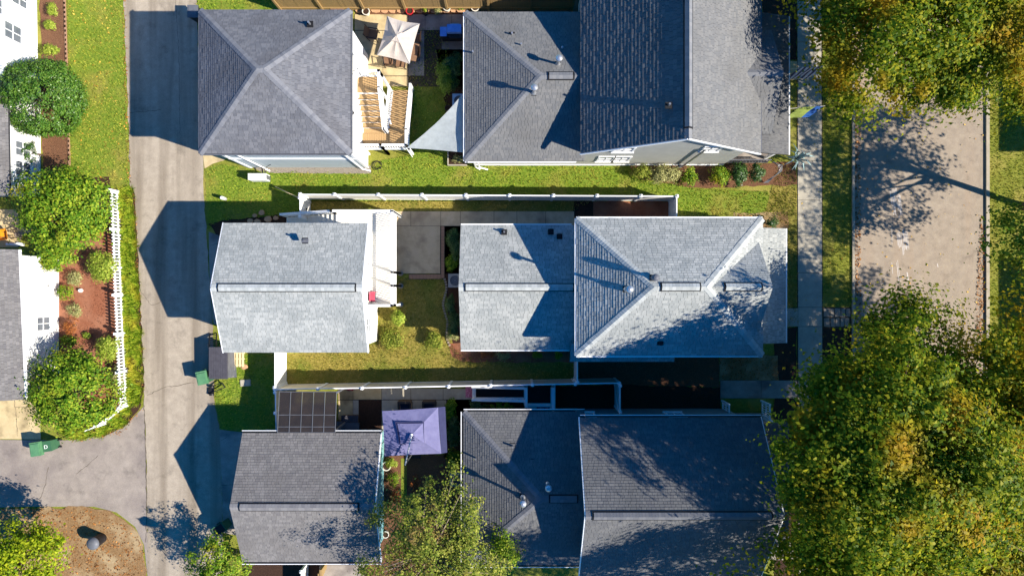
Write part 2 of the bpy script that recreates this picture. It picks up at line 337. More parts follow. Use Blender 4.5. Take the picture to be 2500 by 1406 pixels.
# alley, driveway and street
alley = sheet('alley', wob(PX(298,-80, 302,0, 312,250, 318,450, 333,560, 345,800, 352,980, 357,1100, 362,1500, 548,1500, 540,1060, 524,985, 520,800, 500,500, 494,350, 480,20, 478,-80), .045, .3), 'asphalt', 3)
drv = sheet('driveway', PX(-80,1072, 90,1074, 180,1074, 300,1046, 353,990, 362,1420, 352,1330, 330,1285, 285,1250, 230,1236, 60,1236, -80,1240), 'asphalt_old', 2)
island = sheet('island', wob(PX(-80,1240, 60,1240, 230,1238, 285,1252, 328,1288, 350,1330, 356,1380, 350,1500, -80,1500), 0.12), 'straw', 4)
def crack(path, wd, parent, z, seed=1):
    r = random.Random(seed); pts = []
    P = [Vector((gx(a), gy(b))) for a, b in path]
    for a, b in zip(P, P[1:]):
        k = max(2, int((b-a).length/0.15))
        for j in range(k): q = a.lerp(b, j/k); pts.append(q + Vector((r.uniform(-.03,.03), r.uniform(-.03,.03))))
    mb = MB()
    for a, b in zip(pts, pts[1:]):
        d = (b-a).normalized(); n_ = Vector((-d.y, d.x))*wd/2*r.uniform(.5,1.3)
        mb.add([(a.x-n_.x,a.y-n_.y,z),(b.x-n_.x,b.y-n_.y,z),(b.x+n_.x,b.y+n_.y,z),(a.x+n_.x,a.y+n_.y,z)], [(3,2,1,0)])
    return mb.build('crack', 'crack', parent)
crack([(352,990),(356,1100),(358,1250),(357,1330)], 0.05, alley, 0.017, 2)
crack([(360,965),(400,945),(440,940),(480,932)], 0.03, alley, 0.017, 3)
crack([(318,275),(370,272),(400,268)], 0.025, alley, 0.017, 4)
crack([(335,700),(370,745),(400,735)], 0.02, alley, 0.017, 5)
crack([(118,1140),(112,1180),(95,1225)], 0.03, drv, 0.013, 6)
crack([(240,1110),(215,1135),(180,1160)], 0.03, drv, 0.013, 7)
crack([(430,0),(438,160),(440,330)], 0.02, alley, 0.017, 8)
apron = sheet('apron', PX(-80,962, 62,968, 100,1010, 100,1072, -80,1070), 'concrete_warm', 4)
crack([(33,960),(40,1010),(44,1072)], 0.03, apron, 0.021, 9); crack([(36,992),(60,994),(95,990)], 0.025, apron, 0.021, 10)
sheet('apron', PX(-80,508, 40,512, 60,560, 45,604, -80,604), 'concrete_warm', 4)
a2 = sheet('apron', PX(510,566, 548,580, 548,800, 522,790, 512,680), 'concrete_grey', 4); crack([(512,600),(545,592)], 0.03, a2, 0.021, 11)
a3 = sheet('apron', PX(536,1048, 600,1056, 600,1310, 545,1300, 542,1180), 'concrete_grey', 4)
crack([(541,1183),(575,1183)], 0.03, a3, 0.021, 12); crack([(541,1075),(562,1062)], 0.03, a3, 0.021, 13)
sheet('apron', PX(495,374, 556,378, 548,392, 520,400, 500,412), 'concrete_warm', 4)
street = sheet('street', PX(2084,-80, 2405,-80, 2405,1500, 2084,1500), 'street', 1)
for x0, x1 in ((2079,2085), (2405,2413)):
    k = MB()
    for j in range(-2, 16):
        y0 = gy(j*100-2); y1 = gy(j*100+98); k.box(gx(x0), min(y0,y1), -0.1, gx(x1), max(y0,y1), 0.11)
    struct(k.build('kerb', 'kerb'))
# pavement slabs, each a part
def slabs(name, cells, m, base='joint', lvl=3, z=0.03, label=None):
    xs = [c[0] for c in cells] + [c[2] for c in cells]; ys = [c[1] for c in cells] + [c[3] for c in cells]
    r = sheet(name, PX(min(xs),min(ys), max(xs),min(ys), max(xs),max(ys), min(xs),max(ys)), base, lvl)
    for c in cells:
        dz = random.uniform(-.003,.003); mm = c[4] if len(c) > 4 else m
        MB().box(gx(c[0])+.011, gy(c[3])+.011, -0.03, gx(c[2])-.011, gy(c[1])-.011, z+dz).build('slab', mm, r)
    return r
sy = [-80, 10, 104, 195, 297, 393, 489, 577, 666, 750, 797, 890, 985, 1080, 1175, 1270, 1365, 1460]
slabs('sidewalk', [(1946+j*.2, sy[j], 2005+j*.2, sy[j+1]) for j in range(len(sy)-1)], 'concrete', z=0.035)
slabs('front_walk', [(1905,752,1948,797)], 'concrete', z=0.032, lvl=4)
slabs('front_walk', [(1758,928,1858,972),(1858,928,1946,972)], 'concrete_grey', z=0.032, lvl=4)
slabs('front_walk', [(1880,1320,1946,1366)], 'concrete_grey', z=0.032, lvl=4)
slabs('front_walk', [(1926,150,1946,196)], 'concrete_warm', z=0.032, lvl=4)
# flagstones across the verge
fb = sheet('flagstone_path', PX(2009,750, 2078,750, 2078,800, 2009,800), 'joint', 3)
for r_, (y0, y1) in enumerate(((752,774),(775,798))):
    x = 2010
    while x < 2072:
        wd = random.uniform(9, 17); x1 = min(2076, x+wd)
        j = lambda: random.uniform(-1,1)
        MB().prism(PX(x+1+j(),y0+1+j(), x1-1+j(),y0+1+j(), x1-1+j(),y1-1+j(), x+1+j(),y1-1+j()), -0.02, 0.03+random.uniform(-.006,.008)).build('paver', 'stone', fb)
        x = x1
# centre yard: path slabs and patio
slabs('patio', [(958,516,1003,552),(1003,516,1076,552),(1076,516,1124,552),(1124,516,1206,552),(1206,516,1262,552),(1262,516,1332,552),(1332,516,1402,552),(930,552,1075,668)], 'concrete_brown', z=0.03, lvl=3)
pe = sheet('patio_edging', PX(1076,552, 1086,552, 1086,682, 998,682, 998,669, 1076,669), 'joint', 4)
for k in range(15):
    MB().box(gx(1077)+.005, gy(553+(k+1)*8.4)+.005, -.02, gx(1085)-.005, gy(553+k*8.4)-.005, .04+random.uniform(-.005,.006)).build('brick', 'brick_edge', pe)
for k in range(9):
    MB().box(gx(999+k*8.6)+.005, gy(681)+.005, -.02, gx(999+(k+1)*8.6)-.005, gy(670)-.005, .04+random.uniform(-.005,.006)).build('brick', 'brick_edge', pe)
for k in range(26):      # small upright stones along the planting bed
    y = 682+k*6.4; MB().rbox((gx(1086+ (4*math.sin(k*.5)) + max(0,k-14)*1.1), gy(y)), .12, .11, -.02, random.uniform(.05,.09), random.uniform(-.4,.4)).build('edging_stone', 'stone', pe)
# top yard patio
slabs('patio', [(866,36,997,75,'concrete_warm'),(997,36,1038,75,'concrete_grey'),(1038,36,1103,75,'concrete_grey'),(1103,36,1136,75,'concrete_grey'),
                (866,76,935,186,'concrete_warm'),(935,76,997,186,'concrete_warm'),(997,76,1036,186,'concrete_grey'),(925,187,997,212,'concrete_warm')], 'concrete_warm', z=0.03, lvl=3)
slabs('grill_pad', [(1078,76,1136,122)], 'concrete_grey', z=0.028, lvl=3)
rk = sheet('rock_border', PX(868,20, 1136,20, 1136,36, 868,36), 'mulch_brown', 3)
x = 868
while x < 1130:
    wd = random.uniform(13,26); y = random.uniform(24,27); n_ = random.randint(6,8)
    MB().prism([(gx(x+wd/2+wd*.48*math.cos(6.283*k/n_)*random.uniform(.85,1.05)), gy(y+3+6.5*math.sin(6.283*k/n_)*random.uniform(.8,1.05))) for k in range(n_)], -.02, random.uniform(.06,.12)).build('rock', 'stone_tan', rk)
    x += wd
# lower yard
slabs('patio', [(826,948,862,975,'concrete_warm'),(862,948,932,975,'concrete_warm'),(932,948,1003,975,'concrete'),(1003,948,1082,975,'concrete'),(1082,948,1160,975,'concrete'),
                (826,976,862,1052,'concrete_warm'),(862,976,876,1052,'concrete'),(932,976,1003,1060,'concrete'),(1003,976,1090,1060,'concrete')], 'concrete', z=0.03, lvl=3)
sheet('bed', PX(876,976, 931,976, 931,1050, 876,1050), 'soil', 5)
sheet('bed', wob(PX(935,1110, 1130,1110, 1132,1300, 1060,1400, 900,1420, 905,1330, 935,1200)), 'mulch_brown', 3)
sheet('grass_strip', PX(979,1118, 993,1118, 993,1245, 979,1240), 'lawn_green', 5)
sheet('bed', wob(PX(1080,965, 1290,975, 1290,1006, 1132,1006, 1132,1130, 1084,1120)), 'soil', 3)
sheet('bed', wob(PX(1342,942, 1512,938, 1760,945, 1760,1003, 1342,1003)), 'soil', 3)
# planting beds
def bed(m, *c, lvl=3, amp=0.06): return sheet('bed', wob(PX(*c), amp), m, lvl)
bed('mulch_brown', 92,-60, 158,-60, 165,200, 172,400, 104,420, 104,160)
bed('mulch_red', 120,580, 262,560, 285,640, 305,990, 240,1010, 160,1010, 140,780)
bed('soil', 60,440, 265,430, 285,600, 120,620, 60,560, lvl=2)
bed('mulch_red', 1448,490, 1634,491, 1634,538, 1448,538)
bed('soil', 1400,490, 1448,490, 1448,538, 1400,538, lvl=2)
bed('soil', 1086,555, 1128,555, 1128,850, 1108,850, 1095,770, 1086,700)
bed('mulch_red', 1093,840, 1130,838, 1410,840, 1410,884, 1130,884, 1100,870, lvl=4)
bed('mulch_brown', 1412,868, 1756,868, 1756,945, 1412,936, lvl=4)
bed('straw', 1756,868, 1900,868, 1900,928, 1756,928, lvl=4)
bed('mulch_brown', 1535,404, 1945,396, 1945,452, 1700,460, 1560,436, lvl=3)
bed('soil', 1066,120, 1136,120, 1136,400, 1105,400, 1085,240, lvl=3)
bed('straw', 1790,520, 1925,520, 1925,560, 1790,560, lvl=3)
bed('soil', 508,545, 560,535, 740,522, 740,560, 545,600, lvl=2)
bed('gravel', 612,404, 905,404, 905,424, 640,423, lvl=3, amp=.03)
bed('soil', 590,1372, 905,1372, 905,1500, 590,1500, lvl=2)
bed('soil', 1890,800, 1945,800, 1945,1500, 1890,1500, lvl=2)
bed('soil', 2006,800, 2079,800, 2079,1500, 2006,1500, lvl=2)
bed('mulch_brown', 1130,-60, 1420,-60, 1420,32, 1130,32, lvl=2)
bed('soil', 1860,-60, 1945,-60, 1945,148, 1860,148, lvl=2)
# gutter litter, fallen leaves, blades of grass: nobody could count them
def litter(name, polys, dens, size, m, label, cat):
    P2 = np.concatenate([scatter(p, dens) for p in polys]); n = len(P2)
    P = np.column_stack([P2, 0.02+0.03*RNG.random(n)]); N = RNG.normal(size=(n,3))*0.35+np.array([0,0,1.0])
    V, F = leaf_quads(P, N, np.full(n, size)); return tag(npmesh(name, V, F, m), label, cat, None, 'stuff')
litter('leaf_litter', [PX(2086,-40, 2098,-40, 2102,820, 2086,820), PX(2392,520, 2404,560, 2404,820, 2380,820)], 120, 0.10, 'litter', 'brown fallen leaves gathered in the street gutters', 'leaves')
litter('fallen_leaves', [LAWN_W], 5, 0.10, 'litter_yellow', 'yellow leaves scattered over the lawn beside the alley', 'leaves')
litter('pine_straw', [PX(0,1240, 230,1240, 330,1290, 352,1340, 350,1406, 60,1406, 60,1300)], 55, 0.09, 'litter', 'brown straw and dead leaves covering the driveway island', 'straw')
litter('leaf_litter', [PX(296,-40, 306,-40, 322,460, 312,460), PX(328,470, 337,560, 352,960, 345,960, 322,470), PX(170,1066, 300,1040, 345,995, 352,1000, 300,1060, 180,1082)], 80, 0.08, 'litter', 'dry leaves along the left edge of the alley', 'leaves')
litter('leaf_litter', [PX(1756,870, 1900,870, 1900,926, 1756,926), PX(1795,525, 1860,525, 1850,535, 1800,535)], 90, 0.08, 'litter', 'dry leaves in the bed in front of the centre house', 'leaves')
litter('bark_chips', [PX(1448,490, 1634,491, 1634,538, 1448,538), PX(1130,848, 1400,848, 1400,882, 1130,882), PX(1415,880, 1750,880, 1750,930, 1415,930), PX(150,640, 265,620, 295,980, 190,990)], 70, 0.06, 'mulch_red', 'red bark chips over the planting beds', 'mulch')
litter('fallen_leaves', [PX(2100,-40, 2400,-40, 2400,900, 2100,900), PX(1946,-40, 2080,-40, 2080,800, 1946,800)], 1.6, 0.10, 'litter_yellow', 'yellow leaves scattered over the street, verge and sidewalk', 'leaves')
blades('grass', [LAWN_N, LAWN_P, LAWN_SW, LAWN_TL], 150, 0.085, 0.045, 'blade_green', label='green turf in the side yards', cat='grass')
blades('grass', [LAWN_C, FRONT_C], 150, 0.08, 0.045, 'blade_dry', label='dry yellowish turf round the centre house', cat='grass')
blades('grass', [LAWN_W, VERGE, PX(2416,-60, 2520,-60, 2520,1440, 2416,1440)], 140, 0.085, 0.045, 'blade', label='yellow green turf beside the alley and the street', cat='grass')

# ---------------------------------------------------------------- roofs
def clip(poly, a, b):                       # keep the part left of a->b (2-D)
    out = []; n = len(poly); ex, ey = b[0]-a[0], b[1]-a[1]
    sdist = [ex*(p[1]-a[1])-ey*(p[0]-a[0]) for p in poly]
    for i in range(n):
        p, q = poly[i], poly[(i+1)%n]; s0, s1 = sdist[i], sdist[(i+1)%n]
        if s0 >= 0: out.append(p)
        if (s0 >= 0) != (s1 >= 0): t = s0/(s0-s1); out.append((p[0]+(q[0]-p[0])*t, p[1]+(q[1]-p[1])*t))
    return out
def shingle_face(mb, poly, expo=0.142, wmin=0.13, wmax=0.3, th=0.015, rnd=random):
    A, B = Vector(poly[0]), Vector(poly[1]); u = (B-A).normalized()
    n = (B-A).cross(Vector(poly[2])-A).normalized(); v = n.cross(u)
    P2 = [((Vector(p)-A).dot(u), (Vector(p)-A).dot(v)) for p in poly]
    vmax = max(p[1] for p in P2); umin = min(p[0] for p in P2); umax = max(p[0] for p in P2); j = 0
    while j*expo < vmax:
        v0, v1 = j*expo, (j+1)*expo; x = umin - rnd.random()*wmax
        while x < umax:
            wd = rnd.uniform(wmin, wmax); r = [(x+.006, v0), (x+wd-.006, v0), (x+wd-.006, v1), (x+.006, v1)]
            x += wd
            for i in range(len(P2)):
                r = clip(r, P2[i], P2[(i+1)%len(P2)])
                if len(r) < 3: break
            if len(r) < 3: continue
            h = th*rnd.uniform(.75,1.45); k = len(r)
            top = [A + u*p[0] + v*p[1] + n*(h*(1-(p[1]-v0)/expo) + .002) for p in r]
            bot = [A + u*p[0] + v*p[1] - n*.004 for p in r]
            mb.add(top+bot, [tuple(range(k))] + [(k+i, k+(i+1)%k, (i+1)%k, i) for i in range(k)])
        j += 1
def caps(mb, p, q, wd=0.17, ln=0.15, dn=0.42):
    """overlapping cap shingles from p (low) to q (high) folded over a hip or ridge; dn = fall of each wing per metre"""
    p, q = Vector(p), Vector(q); L_ = (q-p).length; k = max(1, int(L_/ln)); d = (q-p)/k
    s_ = Vector((-(q-p).y, (q-p).x, 0)).normalized()
    for i in range(k):
        a = p + d*i + Vector((0,0,.03)); b = a + d*1.12 - Vector((0,0,.008)); W = wd*random.uniform(.94,1.06)
        vs = []
        for c in (a, b):
            for t in (-1, 0, 1): vs.append(c + s_*t*W + Vector((0,0,-abs(t)*W*dn)))
        vs += [x_ - Vector((0,0,.03)) for x_ in vs[:6]]
        mb.add(vs, [(0,1,4,3),(1,2,5,4),(6,7,1,0),(7,8,2,1),(9,3,4,10),(10,4,5,11),(6,0,3,9),(2,8,11,5)])
def roof(parent, faces, m, hips=(), ridges=(), vents=(), deck=0.12, slope=0.45, shname='shingles', **kw):
    d = MB(); sh = MB()
    for f in faces:
        d.slab([(p[0],p[1],p[2]-.004) for p in f], deck); shingle_face(sh, f, **kw)
    r = d.build('roof', 'roof_deck', parent)
    tag(sh.build(shname, m, r), kind='stuff')
    if hips or ridges:
        c = MB()
        for a, b in hips: caps(c, a, b, dn=slope*.62)
        for a, b in ridges: caps(c, a, b, dn=slope)
        tag(c.build('cap_shingles', m.replace('shingle_','cap_'), r), kind='stuff')
    for a, b in vents: ridge_vent(r, a, b, slope, m)
    return r
def ridge_vent(r, a, b, slope, m):
    a, b = Vector(a), Vector(b); d = (b-a).normalized(); s_ = Vector((-d.y, d.x, 0))
    def plate(mb, w_, z0, z1, e):
        for sg in (-1, 1):
            p = [a-d*e, b+d*e, b+d*e+s_*sg*w_, a-d*e+s_*sg*w_]
            if sg > 0: pass
            else: p = [p[1], p[0], p[3], p[2]]
            q = [x_ + Vector((0,0,z1 - (slope*w_ if i > 1 else 0))) for i, x_ in enumerate(p)]
            mb.slab(q, z1-z0)
    mb = MB(); plate(mb, .215, .0, .075, .07); v_ = mb.build('ridge_vent', 'vent_black', r)
    c = MB(); k = max(1, int((b-a).length/.15)); st = (b-a)/k
    for i in range(k):
        p, q = a+st*i, a+st*(i+1.0)
        for sg in (-1, 1):
            o_ = [p, q, q+s_*sg*.17, p+s_*sg*.17]
            if sg < 0: o_ = [o_[1], o_[0], o_[3], o_[2]]
            c.slab([x_ + Vector((0,0,.1 + (.004 if j_ in (0,3) else 0) - (slope*.17 if j_ > 1 else 0))) for j_, x_ in enumerate(o_)], .03)
    tag(c.build('cap_shingles', m.replace('shingle_','cap_'), v_), kind='stuff')
def hip(x0, x1, y0, y1, ze, zr, r0, r1):
    """hip faces, ridge from r0 to r1 (xy) ; each face starts with its eave"""
    a, b = (r0[0], r0[1], zr), (r1[0], r1[1], zr)
    return [[(x0,y0,ze),(x1,y0,ze),b,a], [(x1,y0,ze),(x1,y1,ze),b], [(x1,y1,ze),(x0,y1,ze),a,b], [(x0,y1,ze),(x0,y0,ze),a]]
def vent_pipe(parent, px, py, z, h, kind='pipe', m='galv'):
    p = G(px, py, z); 
    fl = MB().rbox((p.x, p.y), .3, .3, z-.02, z+.03).build('flashing', 'vent_black', parent)
    t = MB()
    if kind == 'pipe': t.tube([p, p+Vector((0,0,h))], .05, 10)
    else:
        t.tube([p, p+Vector((0,0,h))], .075, 12); t.lathe((p.x,p.y,z+h), [(.08,0),(.17,.0),(.17,.16),(.10,.22),(.02,.24)], 14)
        t.lathe((p.x,p.y,z), [(.13,0),(.13,.1),(.08,.18)], 12)
    return t.build('vent_pipe', m, parent)
def roof_hood(parent, px, py, z, sl=(0,0)):
    p = G(px, py, z); mb = MB().rbox((p.x,p.y), .3, .3, z-.05, z+.03); mb.rbox((p.x+sl[0]*.05,p.y+sl[1]*.05), .18, .2, z+.03, z+.16)
    return mb.build('roof_hood', 'vent_black', parent)
def window(parent, c, wd, ht, axis, out, grid=(2,2), open_shutter=False):
    """window flush on a wall; axis 'x' = wall runs along x; out = +1/-1 outward sign"""
    x, y, z = c; fr = MB(); pn = MB(); t = .05
    def bx(mb, a0, a1, z0, z1, d0, d1):
        d0, d1 = sorted((d0*out, d1*out))
        if axis == 'x': mb.box(x+a0, y+d0, z+z0, x+a1, y+d1, z+z1)
        else: mb.box(x+d0, y+a0, z+z0, x+d1, y+a1, z+z1)
    for s_ in (-1, 1):
        bx(fr, s_*wd/2-t, s_*wd/2+t, -ht/2-t, ht/2+t, -.02, .05); bx(fr, -wd/2+t, wd/2-t, s_*ht/2-t, s_*ht/2+t, -.02, .05)
    for i in range(1, grid[0]): a = -wd/2+wd*i/grid[0]; bx(fr, a-.02, a+.02, -ht/2+t, ht/2-t, -.02, .04)
    for i in range(1, grid[1]): a = -ht/2+ht*i/grid[1]; bx(fr, -wd/2+t, wd/2-t, a-.021, a+.021, -.02, .041)
    f = pn; bx(pn, -wd/2+.03, wd/2-.03, -ht/2+.03, ht/2-.03, -.03, .012)
    w_ = fr.build('window', 'white_trim', parent); pn.build('pane', 'glass', w_)
    sl = MB(); bx(sl, -wd/2-.1, wd/2+.1, -ht/2-.11, -ht/2-.052, -.02, .1); sl.build('sill', 'white_trim', w_)
def gutter(parent, a, b, m='white_trim', wd=.06):
    a, b = Vector(a), Vector(b); return MB().bar(a+Vector((0,0,-.07)), b+Vector((0,0,-.07)), wd, .1).build('gutter', m, parent)
def downspout(parent, x, y, z, m='white_trim', dx=.25):
    return MB().box(x-.04, y-.03, .12, x+.04, y+.04, z).bar((x,y,.12),(x+dx,y-.12,.04), .08, .07).build('downspout', m, parent)
def gable_wall(mb, pts): mb.slab(pts, 0)     # helper kept tiny

# ---- garage with the slate hip roof (upper left)
t = thing('garage', 'two storey white garage with dark slate pyramid hip roof beside the alley', 'garage', (-11.8, 10.27, 0))
MB().box(-15.24, 7.02, 0, -8.36, 13.5, 5.32).build('wall', 'white_siding', t)
MB().box(-15.2, 6.985, .05, -8.4, 7.018, 2.55).box(-15.2, 6.985, 2.82, -8.4, 7.018, 5.28).build('shade_siding', 'blue_siding', t)  # blue-grey panels put shade into the colour of the white south wall
MB().box(-15.28, 6.94, 2.58, -8.32, 7.017, 2.78).box(-15.27,6.95,.0,-15.1,7.016,5.3).box(-8.5,6.95,.0,-8.33,7.016,5.3).build('trim', 'white_trim', t)
x0,x1,y0,y1 = -15.57,-8.05,6.7,13.85; r0, r1 = (-11.98,10.27), (-11.63,10.27); zr = 7.35
h_ = [((x0,y0,5.4),(*r0,zr)),((x0,y1,5.4),(*r0,zr)),((x1,y0,5.4),(*r1,zr)),((x1,y1,5.4),(*r1,zr))]
r = roof(t, hip(x0,x1,y0,y1,5.4,zr,r0,r1), 'shingle_slate', hips=h_, ridges=[((*r0,zr),(*r1,zr))], slope=.54, th=.016)
vent_pipe(r, 757, 60, 6.05, .3)
for a, b in (((x0,y0-.05,5.4),(x1,y0-.05,5.4)), ((x1+.05,y0,5.4),(x1+.05,y1,5.4)), ((x0-.05,y0,5.4),(x0-.05,y1,5.4))): gutter(t, a, b, 'plastic_grey')
window(t, (-11.6, 7.0, 4.55), 1.1, 1.1, 'x', -1); window(t, (-8.36, 11.9, 4.0), .9, 1.3, 'y', 1)
d_ = MB().box(-8.34, 11.2, 2.85, -8.29, 12.1, 4.85).build('door', 'cream_siding', t); MB().box(-8.28,11.3,3.8,-8.22,11.36,3.86).build('handle', 'black_metal', d_)
MB().lathe((-8.22,9.0,4.3), [(.05,0),(.1,.05),(.1,.25),(.03,.34)], 10).box(-8.36,8.97,4.4,-8.2,9.03,4.46).build('wall_lamp', 'black_metal', t)
downspout(t, -8.7, 6.9, 5.2, dx=.5); downspout(t, -14.3, 6.9, 5.2)

# ---- centre garage with the pale gable roof
t = thing('garage', 'one and a half storey white garage with pale grey gable roof and long ridge vent', 'garage', (-11.2, 0, 0))
def gable_body(t, x0, x1, y0, y1, zw, zr, axis, m):
    mb = MB()
    if axis == 'x':
        ym = (y0+y1)/2; P = [(y0,0),(y1,0),(y1,zw),(ym,zr),(y0,zw)]
        mb.add([(x0,a,b) for a,b in P]+[(x1,a,b) for a,b in P], [(0,4,3,2,1),(5,6,7,8,9)]+[(i,(i+1)%5,5+(i+1)%5,5+i) for i in range(5)])
    else:
        xm = (x0+x1)/2; P = [(x0,0),(x1,0),(x1,zw),(xm,zr),(x0,zw)]
        mb.add([(a,y0,b) for a,b in P]+[(a,y1,b) for a,b in P], [(0,1,2,3,4),(9,8,7,6,5)]+[((i+1)%5,i,5+i,5+(i+1)%5) for i in range(5)])
    return mb.build('wall', m, t)
def gable_faces(x0, x1, y0, y1, ze, zr, axis):
    if axis == 'x':
        ym = (y0+y1)/2; return [[(x0,y0,ze),(x1,y0,ze),(x1,ym,zr),(x0,ym,zr)], [(x1,y1,ze),(x0,y1,ze),(x0,ym,zr),(x1,ym,zr)]]
    xm = (x0+x1)/2; return [[(x1,y0,ze),(x1,y1,ze),(xm,y1,zr),(xm,y0,zr)], [(x0,y1,ze),(x0,y0,ze),(xm,y0,zr),(xm,y1,zr)]]
gable_body(t, -14.7, -7.8, -3.05, 3.05, 4.08, 5.36, 'x', 'cream_siding')
r = roof(t, gable_faces(-14.97,-7.48,-3.335,3.36,4.1,5.5,'x'), 'shingle_pale', ridges=[((-14.97,.012,5.5),(-14.65,.012,5.5)),((-7.75,.012,5.5),(-7.48,.012,5.5))], vents=[((-14.58,.012,5.5),(-7.82,.012,5.5))], slope=.418)
vent_pipe(r, 745, 588, 5.02, .3, m='plastic_grey'); MB().rbox(G(745,588,5.02).xy, .34, .2, 5.02, 5.08).build('flashing','plastic_grey', r)
for x_ in (-14.99, -7.46):
    for ya, yb in ((-3.34,.012),(3.36,.012)): MB().bar((x_,ya,4.02),(x_,yb,5.42), .05, .16).build('bargeboard', 'white_trim', t)
d_ = MB().box(-7.82,1.2,1.85,-7.76,2.1,3.85).build('door','white_trim',t); MB().box(-7.75,1.28,2.8,-7.7,1.34,2.9).build('handle','black_metal',d_)
window(t, (-7.8,-2.0,2.6), .8, 1.1, 'y', 1); MB().box(-10.7,-3.5,1.6,-9.75,-3.05,2.2).build('wall_unit','white_trim',t)
for y_ in (-1.5, 1.5): MB().box(-14.75, y_-1.25, .05, -14.68, y_+1.25, 2.2).build('garage_door', 'white_trim', t)

# ---- centre house
t = thing('house', 'centre house with pale grey shingle hip roof and long low rear wing', 'house', (5, 0, 0))
MB().box(3.55,-3.03,0,12.15,3.13,5.36).build('wall','blue_siding',t)
gable_body(t, -2.45, 3.5, -3.0, 3.05, 2.88, 4.16, 'x', 'blue_siding')
x0,x1,y0,y1 = 3.21,12.5,-3.37,3.47; ze, zr = 5.4, 7.5; r0, r1 = (6.63,.05), (9.08,.05)
h_ = [((x0,y0,ze),(*r0,zr)),((x0,y1,ze),(*r0,zr)),((x1,y0,ze),(*r1,zr)),((x1,y1,ze),(*r1,zr))]
r = roof(t, hip(x0,x1,y0,y1,ze,zr,r0,r1), 'shingle_pale', hips=h_, ridges=[((*r0,zr),(6.95,.05,zr)),((8.8,.05,zr),(*r1,zr))], vents=[((7.0,.05,zr),(8.75,.05,zr))], slope=.614, th=.017, wmin=.16, wmax=.34)
vent_pipe(r, 1594, 678, 7.35, .5, 'cap', 'plastic_grey'); vent_pipe(r, 1528, 706, 6.85, .95, 'cap'); roof_hood(r, 1612, 835, 5.85, (0,-1))
for px, py in ((1345,566),(1366,578)): roof_hood(r, px, py, 3.2, (0,1))
MB().bar(G(1430,545,5.5), G(1503,540,5.48), .03, .03).build('cable', 'black_metal', r)
rw = roof(t, gable_faces(-2.75,3.6,-3.3,3.365,2.9,4.3,'x'), 'shingle_pale', ridges=[((-2.75,.03,4.3),(-2.45,.03,4.3))], vents=[((-2.38,.03,4.3),(3.15,.03,4.3))], slope=.42, wmin=.16, wmax=.34)
vent_pipe(rw, 1231, 567, 3.15, .3, m='plastic_grey')
roof(t, [[(12.25,-2.3,5.5),(12.25,.05,7.3),(8.9,.05,7.3),(8.9,-2.3,5.5)][::-1][2:]+[(12.25,-2.3,5.5),(12.25,.05,7.3)][:0]] if False else
     [[(8.9,-2.25,5.5),(12.25,-2.25,5.5),(12.25,.05,7.3),(8.9,.05,7.3)], [(12.25,2.35,5.5),(8.9,2.35,5.5),(8.9,.05,7.3),(12.25,.05,7.3)]],
     'shingle_pale', vents=[((10.05,.05,7.3),(11.7,.05,7.3))], slope=.78, wmin=.16, wmax=.34)
MB().add([(12.05,-2.2,5.4),(12.05,2.3,5.4),(12.05,.05,7.2),(11.9,-2.2,5.4),(11.9,2.3,5.4),(11.9,.05,7.2)],[(0,1,2),(5,4,3),(0,3,4,1),(1,4,5,2),(2,5,3,0)]).build('gable_wall','white_siding',t)
roof(t, [[(14.69,-2.95,2.9),(14.69,3.19,2.9),(12.1,3.19,3.7),(12.1,-2.95,3.7)]], 'shingle_pale', slope=.3, wmin=.16, wmax=.34)
roof(t, [[(3.1,-3.94,2.95),(8.69,-3.94,2.95),(8.69,-2.95,3.45),(3.1,-2.95,3.45)]], 'shingle_pale', slope=.3)
for y_ in (-2.7,-.9,1.1,2.95): MB().box(14.3,y_-.08,.3,14.46,y_+.08,2.85).build('porch_post','white_trim',t)
MB().box(12.17,-2.9,0,14.55,3.1,.32).build('porch_floor','concrete_grey',t)
for a,b in (((x0,y0-.05,ze),(x1,y0-.05,ze)),((x0,y1+.05,ze),(x1,y1+.05,ze)),((x0-.05,y0,ze),(x0-.05,y1,ze)),((-2.75,-3.36,2.9),(3.1,-3.36,2.9)),((-2.75,3.42,2.9),(3.2,3.42,2.9)),((14.75,-2.95,2.9),(14.75,3.19,2.9))): gutter(t,a,b)
for y_ in (-1.6,1.6): window(t, (-2.45,y_,1.5), .9, 1.2, 'y', -1)
d_ = MB().box(-2.5,-.45,.1,-2.44,.5,2.15).build('door','white_trim',t); MB().box(-2.56,-.38,1.05,-2.5,-.33,1.12).build('handle','black_metal',d_)

# ---- upper right house
t = thing('house', 'grey house with steep gable roof, west slope coloured darker as shade, sunlit east slope, upper right', 'house', (6, 11, 0))
gable_body(t, 3.85, 12.27, 7.17, 16.4, 4.75, 7.95, 'y', 'grey_siding')
MB().box(-2.2,7.15,0,3.85,14.45,2.86).build('wall','grey_siding',t)
ff = gable_faces(3.49,12.63,6.82,16.9,4.8,8.2,'y')
roof(t, [ff[1]], 'shingle_dark', slope=.744, th=.022, expo=.19, shname='shingles')  # west slope: darker shingles put grazing-light shade into the colour
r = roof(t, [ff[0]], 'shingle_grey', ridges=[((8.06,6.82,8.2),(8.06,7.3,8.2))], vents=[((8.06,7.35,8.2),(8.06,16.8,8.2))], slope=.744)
vent_pipe(r, 1632, 258, 7.75, .3, 'pipe', 'grey_metal')
x0,x1,y0,y1 = -2.53,3.9,6.82,14.8; r0, r1 = (1.46,10.81), (3.9,10.81); zr = 4.67
hf = hip(x0,x1,y0,y1,2.9,zr,r0,r1); hf = [hf[0],hf[2],hf[3]]
